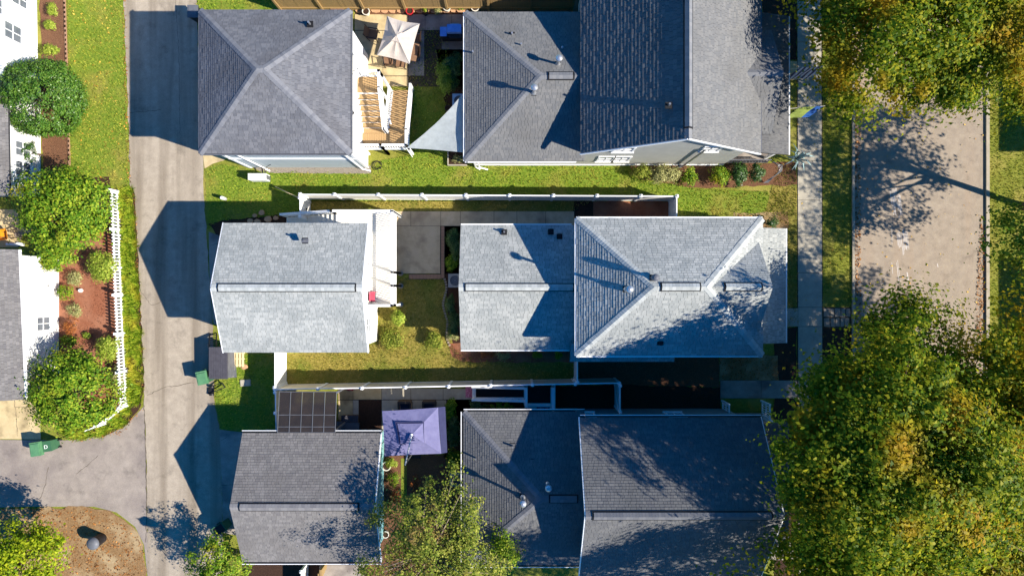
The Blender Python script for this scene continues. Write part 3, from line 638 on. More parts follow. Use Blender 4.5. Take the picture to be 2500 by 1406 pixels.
rw = roof(t, hf, 'shingle_grey', hips=[((x0,y0,2.9),(*r0,zr)),((x0,y1,2.9),(*r0,zr))], ridges=[((*r0,zr),(1.85,10.81,zr)),((3.2,10.81,zr),(3.6,10.81,zr))], vents=[((1.9,10.81,zr),(3.1,10.81,zr))], slope=.445)
for px,py,z,h in ((1250,86,3.5,.3),(1272,112,3.75,.3),(1372,120,3.8,.3),(1155,131,3.0,.35)): vent_pipe(rw,px,py,z,h)
vent_pipe(rw,1362,158,4.3,.85,'cap'); vent_pipe(rw,1303,228,4.25,.9,'cap')
roof(t, [[(14.93,7.19,2.7),(14.93,14.66,2.7),(12.3,14.66,3.5),(12.3,7.19,3.5)]], 'shingle_dark', slope=.3)  # porch shingles darker than the gable above: tree shade put into colour
roof(t, [[(10.9,8.0,4.0),(13.5,8.0,4.0),(13.5,10.7,5.5),(10.9,10.7,5.5)], [(13.5,13.4,4.0),(10.9,13.4,4.0),(10.9,10.7,5.5),(13.5,10.7,5.5)]], 'shingle_grey', ridges=[((13.5,10.7,5.5),(11.2,10.7,5.5))], slope=.55)
MB().box(12.27,8.25,0,13.3,13.15,3.95).add([(13.3,8.25,3.95),(13.3,13.15,3.95),(13.3,10.7,5.4),(12.3,8.25,3.95),(12.3,13.15,3.95),(12.3,10.7,5.4)],[(0,1,2),(5,4,3),(0,3,4,1),(1,4,5,2),(2,5,3,0)]).build('bay','grey_siding',t)
for y_ in (7.5,9.6,12.0,14.4): MB().box(14.55,y_-.07,.2,14.69,y_+.07,2.7).build('porch_post','white_trim',t)
MB().box(12.28,7.25,0,14.8,14.6,.25).build('porch_floor','concrete_grey',t)
MB().box(12.3,7.22,.3,14.7,7.27,.36).box(12.3,7.22,.95,14.7,7.27,1.02).build('porch_rail','plastic_grey',t)
for k in range(14): MB().box(12.4+k*.17,7.23,.36,12.44+k*.17,7.26,.95).build('baluster','plastic_grey',t)
for px in (1478,1517): window(t, (gx(px,1.6),7.17,1.75), .85, 1.2, 'x', -1)
window(t, (gx(1520,4.0)+.05,7.17,4.2), 1.0, 1.0, 'x', -1); window(t, (gx(1735,4.2),7.17,4.35), .9, 1.0, 'x', -1)
MB().box(-2.1,7.1,.0,12.25,7.149,.18).build('skirt','white_trim',t)
for a,b in (((x0,y0-.06,2.9),(3.45,y0-.06,2.9)),((x0-.06,y0,2.9),(x0-.06,y1,2.9)),((14.99,7.19,2.7),(14.99,14.66,2.7))): gutter(t,a,b)
gutter(t,(12.67,6.9,4.8),(12.67,16.8,4.8),'plastic_grey')
for xa,xb in ((3.49,8.06),(12.63,8.06)): MB().bar((xa,6.8,4.68),(xb,6.8,8.08),.05,.16).build('bargeboard','white_trim',t)
downspout(t,-1.9,6.98,2.8,dx=.5); downspout(t,9.9,7.05,4.5,'grey_metal',dx=-.4); downspout(t,-2.1,7.0,2.8)

# ---- lower right house
t = thing('house', 'house with dark grey gable roof dappled by the big street tree, lower right', 'house', (6, -10.7, 0))
gable_body(t, 3.8, 12.45, -14.45, -7.0, 4.36, 7.02, 'x', 'sage_siding')
MB().box(-2.3,-14.5,0,3.8,-6.98,2.86).build('wall','sage_siding',t)
ff = gable_faces(3.47,12.8,-14.79,-6.67,4.4,7.25,'x'); 
r = roof(t, ff, 'shingle_dark', ridges=[((3.47,-10.73,7.25),(3.8,-10.73,7.25)),((12.3,-10.73,7.25),(12.8,-10.73,7.25))], vents=[((3.85,-10.73,7.25),(12.2,-10.73,7.25))], slope=.702, th=.017)
vent_pipe(r,1463,1174,6.0,.3)
x0,x1,y0,y1 = -2.6,3.9,-14.85,-6.64; r0, r1 = (1.5,-10.74),(3.9,-10.74); zr = 4.7
hf = hip(x0,x1,y0,y1,2.9,zr,r0,r1); hf = [hf[0],hf[2],hf[3]]
rw = roof(t, hf, 'shingle_dark', hips=[((x0,y0,2.9),(*r0,zr)),((x0,y1,2.9),(*r0,zr))], ridges=[((*r0,zr),(1.9,-10.74,zr))], vents=[((1.95,-10.74,zr),(3.3,-10.74,zr))], slope=.44, th=.016)
for px,py,z in ((1162,1116,3.1),(1251,1087,3.55)): vent_pipe(rw,px,py,z,.4,m='plastic_grey')
for px,py in ((1299,1124),(1366,1142)): roof_hood(rw,px,py,3.75,(0,1))
vent_pipe(rw,1276,1212,4.3,1.0,'cap'); vent_pipe(rw,1337,1180,4.3,.7,'cap')
for a,b in (((x0,y1+.06,2.9),(3.9,y1+.06,2.9)),((x0-.06,y0,2.9),(x0-.06,y1,2.9)),((x0,y0-.06,2.9),(3.6,y0-.06,2.9)),((3.5,-6.6,4.4),(12.8,-6.6,4.4))):
    g_ = gutter(t,a,b,'black_metal'); o_ = Vector((.07 if a[0]==b[0] and a[0]<0 else 0,0,0))
    d3 = Vector(b)-Vector(a); nn = Vector((-d3.y,d3.x,0)).normalized()*.07; sgn = 1 if (Vector(a)+nn-Vector((3,-10.7,0))).xy.length > (Vector(a)-nn-Vector((3,-10.7,0))).xy.length else -1
    MB().bar(Vector(a)+nn*sgn+Vector((0,0,-.02)),Vector(b)+nn*sgn+Vector((0,0,-.02)),.035,.05).build('gutter_lip','white_trim',g_)
for x_ in (3.45,12.82):
    for ya in (-6.67,-14.79): MB().bar((x_,ya,4.3),(x_,-10.73,7.15),.05,.16).build('bargeboard','white_trim',t)
window(t,(4.1,-7.0,2.0),.9,1.2,'x',1); window(t,(9.0,-7.0,2.0),.9,1.2,'x',1)
roof(t, [[(14.9,-14.2,2.8),(14.9,-7.2,2.8),(12.5,-7.2,3.5),(12.5,-14.2,3.5)]], 'shingle_dark', slope=.3)
for y_ in (-7.5,-9.6,-11.8,-13.9): MB().box(14.5,y_-.07,.2,14.64,y_+.07,2.75).build('porch_post','white_trim',t)
MB().box(12.46,-14.1,0,14.75,-7.25,.25).build('porch_floor','concrete_grey',t)

# ---- lower left garage with the painted wall
t = thing('garage', 'single storey garage with weathered grey gable roof and teal wave mural on its east end', 'garage', (-10.9, -11.36, 0))
gable_body(t, -14.3, -7.45, -14.5, -8.2, 2.48, 3.96, 'x', 'sage_siding')
ym=-11.35; MB().add([(-7.43,-14.45,.1),(-7.43,-8.25,.1),(-7.43,-8.25,2.46),(-7.43,ym,3.92),(-7.43,-14.45,2.46)],[(0,1,2,3,4)]).build('mural_panel','mural',t)
r = roof(t, gable_faces(-14.64,-7.12,-14.84,-7.87,2.5,4.1,'x'), 'shingle_brown', ridges=[((-14.64,-11.355,4.1),(-14.15,-11.355,4.1)),((-7.9,-11.355,4.1),(-7.12,-11.355,4.1))], vents=[((-14.1,-11.355,4.1),(-8.0,-11.355,4.1))], slope=.459)
for y_ in (-7.81,-14.9):
    g_ = gutter(t,(-14.66,y_,2.5),(-7.1,y_,2.5),'black_metal'); s_ = 1 if y_ > -11 else -1
    MB().bar((-14.66,y_+.075*s_,2.49),(-7.1,y_+.075*s_,2.49),.035,.05).build('gutter_lip','white_trim',g_)
for ya in (-7.87,-14.84): MB().bar((-7.1,ya,2.42),(-7.1,-11.355,4.02),.05,.16).build('bargeboard','white_trim',t)
for y_ in (-9.8,-12.9): MB().box(-14.36,y_-1.2,.05,-14.28,y_+1.2,2.15).build('garage_door','white_trim',t)

# ---- white house and garage at the left edge
t = thing('house', 'bright white two storey house at the left edge with paned windows facing the lawn', 'house', (-31, 13, 0))
MB().add([(-27.55,12.6,0),(-27.75,24,0),(-38,24,0),(-38,12.6,0),(-27.55,12.6,5.7),(-27.75,24,5.7),(-38,24,5.7),(-38,12.6,5.7)],[(0,1,5,4),(1,2,6,5),(2,3,7,6),(3,0,4,7),(4,5,6,7)]).build('wall','white_siding',t)
MB().box(-36,5.3,0,-27.4,12.58,2.75).build('wall','white_siding',t)
roof(t, [[(-27.05,4.95,2.8),(-27.15,10.45,2.8),(-31.5,10.45,4.6),(-31.5,4.95,4.6)]], 'shingle_brown', slope=.41)
roof(t, [[(-27.15,12.2,5.8),(-27.4,24.4,5.8),(-32.5,24.4,8.2),(-32.5,12.2,8.2)]], 'shingle_brown', slope=.45)
for yy,z in ((14.1,1.9),(12.95,1.6)): window(t,(-27.58,yy,z),.95,1.3,'y',1)
for yy,z in ((16.2,3.2),(15.1,3.2),(16.2,1.4)): window(t,(-27.6,yy,z),.9,1.2,'y',1)
for yy,z in ((7.75,1.4),(6.65,1.4)): window(t,(-27.4,yy,z),.85,1.2,'y',1)
t = thing('garage', 'white garage with brownish shingle roof at the left edge behind the picket fence', 'garage', (-30, -2, 0))
MB().box(-34,-5.6,0,-26.33,1.75,3.02).build('wall','white_siding',t)
roof(t, [[(-26.0,-5.95,3.1),(-26.35,2.05,3.1),(-30.2,2.05,4.7),(-30.2,-5.95,4.7)]], 'shingle_brown', slope=.41)
MB().bar((-25.97,-5.95,3.03),(-26.32,2.05,3.03),.06,.14).build('gutter','white_trim',t)
window(t,(-26.33,-2.0,1.3),.8,1.1,'y',1); d_=MB().box(-26.34,.0,.1,-26.27,.95,2.1).build('door','white_trim',t); MB().box(-26.26,.1,1.0,-26.2,.16,1.06).build('handle','black_metal',d_)
# ---- houses over the street (their shade lies on the far lawn)
for yy, lb in ((9.5,'white house across the street opposite the flags, beyond the right edge'),(-4.2,'white house across the street beyond the big gold tree')):
    t = thing('house', lb, 'house', (38, yy, 0))
    MB().box(35.2,yy-3.4,0,43,yy+3.4,5.3).build('wall','white_siding',t)
    roof(t, hip(34.9,43.3,yy-3.75,yy+3.75,5.4,7.4,(38.6,yy),(39.6,yy)), 'shingle_grey', slope=.53, expo=.2, wmin=.4, wmax=.8)
    for dy in (-1.8,1.8): window(t,(35.2,yy+dy,1.7),1.0,1.3,'y',-1); window(t,(35.2,yy+dy,4.2),1.0,1.2,'y',-1)
# ---------------------------------------------------------------- stairs and railings
def railing(parent, p, q, m='white_trim', h=.95, step=.13, posts=(1,1), sink=0.0):
    """rail above the line p->q (deck level): top rail, bottom rail, posts, one baluster per step"""
    p, q = Vector(p), Vector(q); up = Vector((0,0,h)); d = q-p
    MB().bar(p+up, q+up, .13, .06).build('handrail', m, parent); MB().bar(p+Vector((0,0,.1)), q+Vector((0,0,.1)), .06, .06).build('bottom_rail', m, parent)
    for k, c in zip(posts, (p, q)):
        if k: MB().box(c.x-.06,c.y-.06,c.z-sink,c.x+.06,c.y+.06,c.z+h+.07).build('post', m, parent)
    n = int(d.xy.length/step); me = None
    for i in range(1, n):
        c = p + d*i/n
        if me is None:
            b = MB().box(-.019,-.019,.1,.019,.019,h).build('baluster', m, parent, local=True); me = b.data
        else: b = link('baluster', me, None, parent)
        b.location = c - root_of(parent)
t = thing('staircase', 'switchback timber staircase with white railings on the slate roofed garage', 'staircase', (-7.2, 9.5, 0))
for k in range(7):
    y1 = 10.5-k*.266; z = 2.7-(k+1)*.171
    MB().box(-8.34,y1-.27,z-.04,-7.05,y1,z).build('tread','deck_wood',t); MB().box(-8.34,y1-.003,z,-7.05,y1+.02,z+.171).build('riser','white_trim',t)
for k in range(10):
    y0 = 8.64+k*.28; z = 1.5-(k+1)*.14
    MB().box(-6.92,y0,z-.04,-5.8,y0+.29,z).build('tread','deck_wood',t)
for k in range(10): MB().box(-8.34+k*.13,10.52,2.66,-8.34+k*.13+.122,11.4,2.7).build('plank','deck_wood',t)
for k in range(19): MB().box(-8.34+k*.132,7.8,1.46,-8.34+k*.132+.124,8.62,1.5).build('plank','deck_wood',t)
for x in (-8.32,-7.05,-6.92,-5.8):
    s_ = MB()
    if x < -7.0: s_.bar((x,10.5,2.5),(x,8.64,1.35),.05,.24)
    else: s_.bar((x,8.64,1.3),(x,11.4,.0),.05,.24)
    s_.build('stringer','white_trim',t)
MB().box(-8.34,7.74,1.28,-5.76,7.8,1.47).box(-5.82,7.8,1.28,-5.76,8.62,1.47).build('fascia','white_trim',t)
railing(t,(-7.0,10.5,2.7),(-7.0,8.66,1.5)); railing(t,(-8.3,11.4,2.7),(-7.0,11.4,2.7)); railing(t,(-7.0,11.4,2.7),(-7.0,10.55,2.7),sink=2.7)
railing(t,(-6.95,8.66,1.5),(-6.95,11.3,.1)); railing(t,(-5.76,8.66,1.5),(-5.76,11.5,.05)); railing(t,(-8.3,7.76,1.5),(-7.15,7.76,1.5),sink=1.5); railing(t,(-7.15,7.76,1.5),(-5.76,7.76,1.5),sink=1.5); railing(t,(-5.76,7.76,1.5),(-5.76,8.6,1.5))
MB().bar((-7.2,10.3,1.4),(-6.8,9.2,1.2),.08,.12).build('brace','white_trim',t)

t = thing('balcony_stair', 'white balcony with railing wrapping the centre garage and stairs on its north side', 'balcony', (-7.2, 1.5, 0))
for k in range(37):
    MB().box(-7.78,-.95+k*.137,1.76,-6.5,-.95+k*.137+.128,1.8).build('plank','deck_white',t)
for k in range(15): MB().box(-9.75+k*.131,3.07,1.76,-9.75+k*.131+.123,4.12,1.8).build('plank','deck_white',t)
for k in range(11):
    x = -9.76-k*.3; z = 1.8-(k+1)*.15
    MB().box(x-.29,3.07,z-.04,x,4.1,z).build('tread','deck_white',t); MB().box(x-.012,3.07,z,x+.01,4.1,z+.11).build('riser','white_trim',t)
MB().box(-9.75,4.12,1.56,-6.44,4.18,1.8).box(-6.5,-.98,1.56,-6.44,4.12,1.8).build('fascia','white_trim',t)
railing(t,(-6.47,-.95,1.8),(-6.47,.12,1.8),sink=1.8); railing(t,(-6.47,.12,1.8),(-6.47,.85,1.8),sink=1.8); railing(t,(-6.47,.85,1.8),(-6.47,4.12,1.8),sink=1.8)
railing(t,(-7.74,-.95,1.8),(-6.47,-.95,1.8)); railing(t,(-9.75,4.15,1.8),(-6.47,4.15,1.8),sink=1.8); railing(t,(-9.75,4.15,1.8),(-13.05,4.15,.15),sink=.1)
for y in (.85,.12,-.95): MB().lathe((-6.47,y,0),[(.16,-.02),(.16,.06),(.1,.1)],10).build('footing','concrete_grey',t)
t = thing('chair', 'red folding chair on the white balcony against the garage wall', 'chair', (-7.6,-.45,1.8))
MB().box(-7.72,-.75,2.2,-7.5,-.2,2.25).build('seat','red_paint',t); MB().bar((-7.74,-.47,2.25),(-7.78+.1,-.47,2.75),.5,.04).build('backrest','red_paint',t)
for a in (-7.7,-7.52):
    for b in (-.72,-.24): MB().box(a-.02,b-.02,1.8,a+.02,b+.02,2.2).build('leg','red_paint',t)

# ---------------------------------------------------------------- fences
def vinyl_fence(t, pts, h=1.83, m='vinyl', cap='white_trim'):
    for i, (a, b) in enumerate(zip(pts, pts[1:])):
        a, b = Vector((*a,0)), Vector((*b,0)); d = (b-a).normalized()
        bd = MB(); n = max(1, int((b-a).length/.15)); st = ((b-a).length-.12)/n
        for k in range(n):
            p = a + d*(.06+k*st+.004); q = a + d*(.06+(k+1)*st-.004); bd.bar(p+Vector((0,0,h/2)), q+Vector((0,0,h/2)), .035, h-.16)
        bd.build('panel', m, t)
        MB().bar(a+Vector((0,0,h-.06)), b+Vector((0,0,h-.06)), .06, .1).build('top_rail', cap, t)
        MB().bar(a+Vector((0,0,.08)), b+Vector((0,0,.08)), .055, .1).build('bottom_rail', cap, t)
    for x, y in pts:
        p = MB().box(x-.065,y-.065,0,x+.065,y+.065,h+.04).build('post', cap, t)
        MB().rbox((x,y),.17,.17,h+.042,h+.075).lathe((x,y,h+.07),[(.11,0),(.02,.07)],4).build('post_cap', cap, p)
nf = [-11.71,-9.81,-7.39,-4.97,-2.55,-.13,2.29,4.71,7.13,9.12]
t = thing('fence', 'long white vinyl privacy fence north of the centre yard', 'fence', (-1.3,5.1,0))
vinyl_fence(t, [(x, 5.17-(x+11.71)*.0048) for x in nf] + [(9.12,3.2)])
t = thing('fence', 'short white vinyl fence and gate by the white garage stairs', 'fence', (-11.7,4.6,0))
vinyl_fence(t, [(-11.73,4.98),(-11.73,3.95)]); MB().bar((-11.66,4.85,.3),(-11.66,4.05,1.6),.03,.08).build('brace','white_trim',t)
MB().box(-11.63,4.4,1.0,-11.58,4.5,1.12).build('latch','black_metal',t)
t = thing('fence', 'long white vinyl privacy fence south of the centre yard', 'fence', (-3.5,-5.4,0))
sx = [-13.1,-10.74,-8.29,-5.89,-3.5,-1.18,1.13,3.5,5.93]
vinyl_fence(t, [(x,-5.62+(x+13.1)*.019) for x in sx], m='vinyl_tan')
t = thing('fence', 'white vinyl fence with gate joining the pale centre garage to the south fence', 'fence', (-13.1,-4.3,0))
vinyl_fence(t, [(-13.12,-3.2),(-13.12,-5.5)]); MB().box(-13.24,-4.95,1.2,-13.18,-4.85,1.3).box(-13.24,-4.1,1.2,-13.18,-4.0,1.3).build('hinge','black_metal',t)
t = thing('fence', 'white vinyl fence beside the smoked panel pergola', 'fence', (-13.1,-7,0))
vinyl_fence(t, [(-13.1,-5.76),(-13.08,-6.9),(-13.05,-8.05)])
t = thing('fence', 'short white fence from the centre house to the south fence', 'fence', (3.6,-4.4,0))
vinyl_fence(t, [(3.62,-3.5),(3.62,-5.2)])
t = thing('fence', 'white vinyl gate fence running from the south fence to the lower right house', 'fence', (5.95,-6.1,0))
vinyl_fence(t, [(5.98,-5.4),(5.99,-6.85)]); MB().bar((5.9,-5.5,.2),(5.9,-6.7,1.6),.03,.08).build('brace','white_trim',t)
for i, px in enumerate((1772, 1868)):
    x = gx(px-10,0); t = thing('garden_gate', ('white lattice gate nearer the south fence by the dark side yard','white lattice gate under the big tree canopy')[i], 'gate', (x,-6.7,0))
    y0, y1 = gy(978), gy(1012)
    for y in (y0, y1): MB().box(x-.05,y-.05,0,x+.05,y+.05,1.35).build('post','white_trim',t)
    MB().bar((x,y0,1.3),(x,y1,1.3),.07,.07).build('top_rail','white_trim',t); MB().bar((x,y0,.2),(x,y1,.2),.07,.07).build('bottom_rail','white_trim',t)
    for k in range(1,6): yy = y0+(y1-y0)*k/6; MB().box(x-.02,yy-.02,.2,x+.02,yy+.02,1.3).build('bar','white_trim',t)
    MB().bar((x,y0,.75),(x,y1,.75),.05,.05).build('mid_rail','white_trim',t)
# picket fence by the alley
t = thing('picket_fence', 'white picket fence between the red garden and the alley', 'fence', (-22.6,-.5,0))
path = [G(292,470), G(301,720), G(313,988), G(258,1032), G(225,1046)]
pk = None
for a, b in zip(path, path[1:]):
    d = (b-a); L_ = d.length; ang = math.atan2(d.y, d.x); n = int(L_/.185)
    for z in (.25,.72): MB().bar(a+Vector((0,0,z)), b+Vector((0,0,z)), .04, .08).build('rail','white_trim',t)
    for k in range(n):
        if pk is None: o = MB().box(-.045,-.012,.05,.045,.012,.86).add([(-.045,-.012,.86),(.045,-.012,.86),(0,-.012,.93),(-.045,.012,.86),(.045,.012,.86),(0,.012,.93)],[(0,1,2),(5,4,3),(1,4,5,2),(2,5,3,0)]).build('picket','white_trim',t,local=True); pk = o.data
        else: o = link('picket', pk, None, t)
        o.location = a + d*(k+.5)/n - t.location; o.rotation_euler = (0,0,ang)
    for k in range(int(L_/2.2)+1):
        c = a + d*min(1,k*2.2/L_); MB().box(c.x-.07,c.y-.07,0,c.x+.07,c.y+.07,1.0).build('post','white_trim',t)
# timber fence along the top edge
t = thing('timber_fence', 'weathered brown timber board fence along the top edge above the potted plants', 'fence', (-7,16.1,0))
x = -13.4
while x < 3.4:
    hh = 1.8+random.uniform(-.03,.03); w_ = random.uniform(.125,.145)
    MB().box(x,16.1+random.uniform(-.006,.006),.03,x+w_,16.13,hh).build('plank','fence_wood',t); x += w_+.007
for k in range(8): MB().box(-13.4+k*2.4,16.0,0,-13.28+k*2.4,16.095,1.9).build('post','fence_wood',t)
for z in (.4,1.5): MB().box(-13.4,16.05,z,3.4,16.098,z+.09).build('rail','fence_wood',t)

# ---------------------------------------------------------------- vegetation
def clumps(c, R, n, seed, shell=.62, bottom=-.35, lump=.16, holes=0.0):
    r = np.random.default_rng(seed); d = r.normal(size=(n*3,3)); d /= np.linalg.norm(d,axis=1,keepdims=True); d = d[d[:,2] > bottom][:n]
    th = np.arctan2(d[:,1], d[:,0]); ph = r.random(4)*6.28
    L_ = 1 + lump*(np.sin(3*th+ph[0])*.6 + np.sin(5*th+ph[1]+2*d[:,2])*.5 + np.sin(2*th+ph[2]+3*d[:,2])*.5 + np.sin(9*th+ph[3])*.35)
    rad = (shell + (1-shell)*r.random(len(d))**.6)*L_
    C = np.array(c) + d*rad[:,None]*np.array(R)
    if holes:
        h = np.sin(C[:,0]*1.3+ph[0])+np.sin(C[:,1]*1.2+ph[1])+np.sin((C[:,0]+C[:,1])*.8+C[:,2]*.9+ph[2]); k = h > np.quantile(h, holes); C, d = C[k], d[k]
    return C, d, r
def foliage(name, C, D, r, nleaf, csize, lsize, m, parent, up=.9, flat=.6, loose=0.0):
    n = len(C); k = nleaf//n
    ax = r.normal(size=(n,k,3)); ax /= np.linalg.norm(ax,axis=2,keepdims=True); rr = np.where(r.random((n,k,1)) < loose, .4+1.5*r.random((n,k,1)), r.random((n,k,1))**.45)
    cs = csize*(.55+.9*r.random((n,1,1))); P = C[:,None,:] + ax*rr*cs*np.array([1,1,flat])
    N = ax*.7 + np.array([0,0,up]) + D[:,None,:]*.5 + r.normal(size=(n,k,3))*.35
    V, F = leaf_quads(P.reshape(-1,3), N.reshape(-1,3), np.full(n*k, lsize), rng=r)
    return npmesh(name, V, F, m, parent)
def limbs(base, top, C, r0, nb, seed, spread=.5, bend=.25):
    rr = random.Random(seed); mb = MB(); base, top = Vector(base), Vector(top)
    mid = base.lerp(top,.5)+Vector((rr.uniform(-.1,.1),rr.uniform(-.1,.1),0))
    mb.tube([base, base+Vector((0,0,.25)), mid, top], [r0*1.35, r0, r0*.75, r0*.3], 10)
    idx = rr.sample(range(len(C)), min(nb, len(C)))
    for i in idx:
        e = Vector(C[i]); s_ = base.lerp(top, rr.uniform(.4,.95)); m_ = s_.lerp(e,.5)+Vector((rr.uniform(-bend,bend),rr.uniform(-bend,bend),rr.uniform(0,bend)))
        mb.tube([s_, m_, e], [r0*.36, r0*.2, r0*.05], 6)
    return mb
def tree(label, x, y, zc, R, nclump, nleaf, csize, lsize, m, seed, r0=.22, nb=26, name='tree', cat='tree', off=(0,0), shell=.55, bottom=-.45, lump=.16, bark='bark', up=.9, group=None, flat=.6, blobs=(), loose=.25, holes=0.0):
    t = thing(name, label, cat, (x,y,0), group)
    C, D, r = clumps((x+off[0],y+off[1],zc), R, nclump, seed, shell, bottom, lump, holes)
    for i, (bc, bR, bn) in enumerate(blobs):
        C2, D2, r = clumps(bc, bR, bn, seed+50+i, shell, bottom, lump, holes); C = np.concatenate([C, C2]); D = np.concatenate([D, D2])
    limbs((x,y,0), (x+off[0]*.6,y+off[1]*.6,zc+R[2]*.35), C, r0, nb, seed, bend=.1*max(R)).build('trunk', bark, t, smooth=True)
    foliage('crown', C, D, r, nleaf, csize, lsize, m, t, up, flat, loose); return t
def shrub(label, px, py, rpx, rypx, h, m, seed, n=2500, leaf=.07, name='shrub', nclump=60, bottom=-.2, lump=.1, shell=.6, bark='bark', csize=None, z=None, flat=.7, up=.7):
    zc = h*.55; x, y = gx(px, h*.7), gy(py, h*.7); rx, ry = rpx*(CH-h*.7)/FPX, rypx*(CH-h*.7)/FPX
    cs = csize or .32*min(rx,ry)+.05
    t = thing(name, label, name.replace('_',' ') if name in ('shrub','plant') else 'shrub', (x,y,0))
    C, D, r = clumps((x,y,zc), (max(.05,rx-cs*.6), max(.05,ry-cs*.6), h*.42), nclump, seed, shell, bottom, lump)
    limbs((x,y,0),(x,y,zc),C,.03+.012*h,min(14,nclump//3),seed,bend=.05*h).build('stem',bark,t)
    foliage('foliage', C, D, r, n, cs, leaf, m, t, up, flat); return t
# street trees
tree('huge maple over the sidewalk and street at lower right, green turning gold', 18.6,-7.7, 10.0, (4.7,4.8,3.4), 280, 210000, .85, .165, 'leaf_maple', 3, r0=.3, nb=60, off=(-2.5,.1), shell=.3, lump=.2, loose=.24, holes=.03,
     blobs=[((19.6,-8.6,8.4),(4.2,5.0,3.4),150),((19.3,-2.9,6.4),(2.9,2.3,1.6),44),((22.6,-6.6,7.6),(3.4,4.6,2.4),120),((14.6,-6.9,10.5),(3.4,3.0,1.8),120),((17.4,-12.6,6.6),(4.3,2.8,2.2),80),((21.5,-13.0,7.0),(3.4,2.8,2.2),54)])
tree('green and gold maple overhanging the street in the top right corner', 18.9,15.4, 6.4, (6.0,6.7,3.2), 300, 112000, .85, .165, 'leaf_maple', 5, r0=.28, nb=40, shell=.3, lump=.2, loose=.24, holes=.03, blobs=[((22.9,13.8,6.5),(4.2,5.0,2.6),150),((20.8,10.6,5.6),(2.6,2.0,1.2),50)])
tree('golden yellow tree across the street at the right edge, below the house shadow', 28.9,-6.4, 8.2, (5.7,5.1,3.2), 240, 72000, .85, .165, 'leaf_gold', 8, r0=.26, nb=30, shell=.3, lump=.2, loose=.24, holes=.03, off=(-2.4,.5), blobs=[((27.0,-12.5,7.2),(4.4,3.4,2.6),110)])
tree('maple whose crown closes the bottom edge behind the big one', 18.2,-18.0, 9.8, (6.2,5.6,3.2), 170, 46000, .95, .165, 'leaf_maple', 9, r0=.28, nb=20, shell=.4, off=(-3.2,1.3))
tree('leaning maple across the street whose trunk shadow crosses the road', 29.7,4.75, 6.9, (3.6,3.9,3.2), 84, 15500, .75, .165, 'leaf_bright', 12, r0=.2, nb=34, shell=.3, lump=.25, blobs=[((30.2,5.0,9.6),(3.0,3.2,1.2),20),((30.3,-.4,10.0),(2.5,3.0,1.1),18),((25.6,2.3,4.8),(1.3,1.6,.9),24)])
# trees at the left and bottom
tree('broad clipped dark evergreen bush on the lawn by the white house', gx(118,1.2),gy(248,1.2), 1.75, (2.3,2.05,1.55), 520, 46000, .27, .085, 'leaf_holly', 21, r0=.12, nb=20, name='evergreen_tree', shell=.9, bottom=-.75, lump=.045, loose=.03, up=.35, flat=.9)
tree('spiky green shrub leaning on the white house roof behind the clipped evergreen', gx(30,3),gy(222,3), 2.6, (1.0,.7,.8), 40, 3200, .35, .12, 'leaf_dark', 22, r0=.06, nb=12, shell=.4, lump=.3)
tree('bright green crape myrtle behind the top end of the picket fence', gx(152,2.8),gy(512,2.8), 2.7, (2.3,2.2,1.5), 130, 17000, .55, .13, 'leaf_bright', 23, r0=.1, nb=26, shell=.45, lump=.14)
tree('bright green crape myrtle at the bottom corner of the picket fence', gx(172,2.6),gy(955,2.6), 2.5, (2.15,2.15,1.5), 125, 15500, .52, .13, 'leaf_bright', 24, r0=.1, nb=26, shell=.45, lump=.13)
shrub('round bright green bush beside the white garage roof', 132,625,47,40, 1.9,'leaf_bright',25, n=5200, leaf=.10)
shrub('pale lime bush against the picket fence', 245,650,35,42, 1.5,'leaf_lime',26, n=4200, leaf=.085)
shrub('lime bush low beside the bottom run of the picket fence', 262,850,28,36, 1.4,'leaf_lime',27, n=3000, leaf=.085)
shrub('mixed rusty shrub between the lime bush and the fence corner', 283,930,15,42, .9,'leaf_pale',28, n=1800, leaf=.07)
for i,(px,py,rx,ry,h,m_,lb) in enumerate(((178,680,20,22,.8,'leaf_pale','white flowered shrub in the red garden below the round bush'),(157,713,24,20,.9,'leaf_bright','low green shrub by the white garage wall in the red garden'),
    (180,757,24,20,.7,'leaf_pale','pale flowering shrub in the middle of the red garden'),(170,795,18,26,.8,'leaf_rust','greyish brown shrub by the white garage wall'),(165,832,24,16,.6,'leaf_bright','feathery green plant at the foot of the white garage wall'),
    (210,818,9,8,.3,'leaf_lime','tiny green seedling in the red mulch'),(125,22,14,16,.6,'leaf_lime','topmost of three small bushes in the brown bed'),(121,62,17,15,.6,'leaf_lime','middle of three small bushes in the brown bed'),(118,122,24,18,.7,'leaf_lime','lowest of three small bushes in the brown bed'),
    (70,370,14,30,1.6,'leaf_dark','dark shrub in the shade of the white house wall'))):
    shrub(lb, px,py,rx,ry,h,m_,40+i,n=1000,leaf=.07,nclump=26)
tree('yellow green tree with dense crown in the bottom left corner', gx(10,3.6),gy(1390,3.6), 3.4, (2.6,2.6,2.2), 120, 17000, .55, .13, 'leaf_yellowgreen', 31, r0=.14, nb=20, lump=.1, shell=.5)
tree('feathery green young tree by the street lamp at the lower left garage', gx(530,2.2),gy(1385,2.2), 2.1, (1.5,1.65,1.5), 90, 8500, .34, .10, 'leaf_bright', 32, r0=.07, nb=30, lump=.22, shell=.3)
tree('sprawling twiggy yellow green tree at the bottom centre beside the mural wall', gx(1052,5.2),gy(1352,5.2), 5.3, (3.6,3.3,1.8), 260, 23000, .46, .11, 'leaf_twiggy', 33, r0=.13, nb=120, lump=.28, shell=.25, bark='twig', loose=.3)
tree('low bushy tree branch over the corner of the lower right roof', gx(1225,3.9),gy(1340,3.9), 3.6, (.95,.95,.8), 40, 2600, .32, .10, 'leaf_bright', 34, r0=.06, nb=16, lump=.3, shell=.3, off=(0,0), bark='twig')
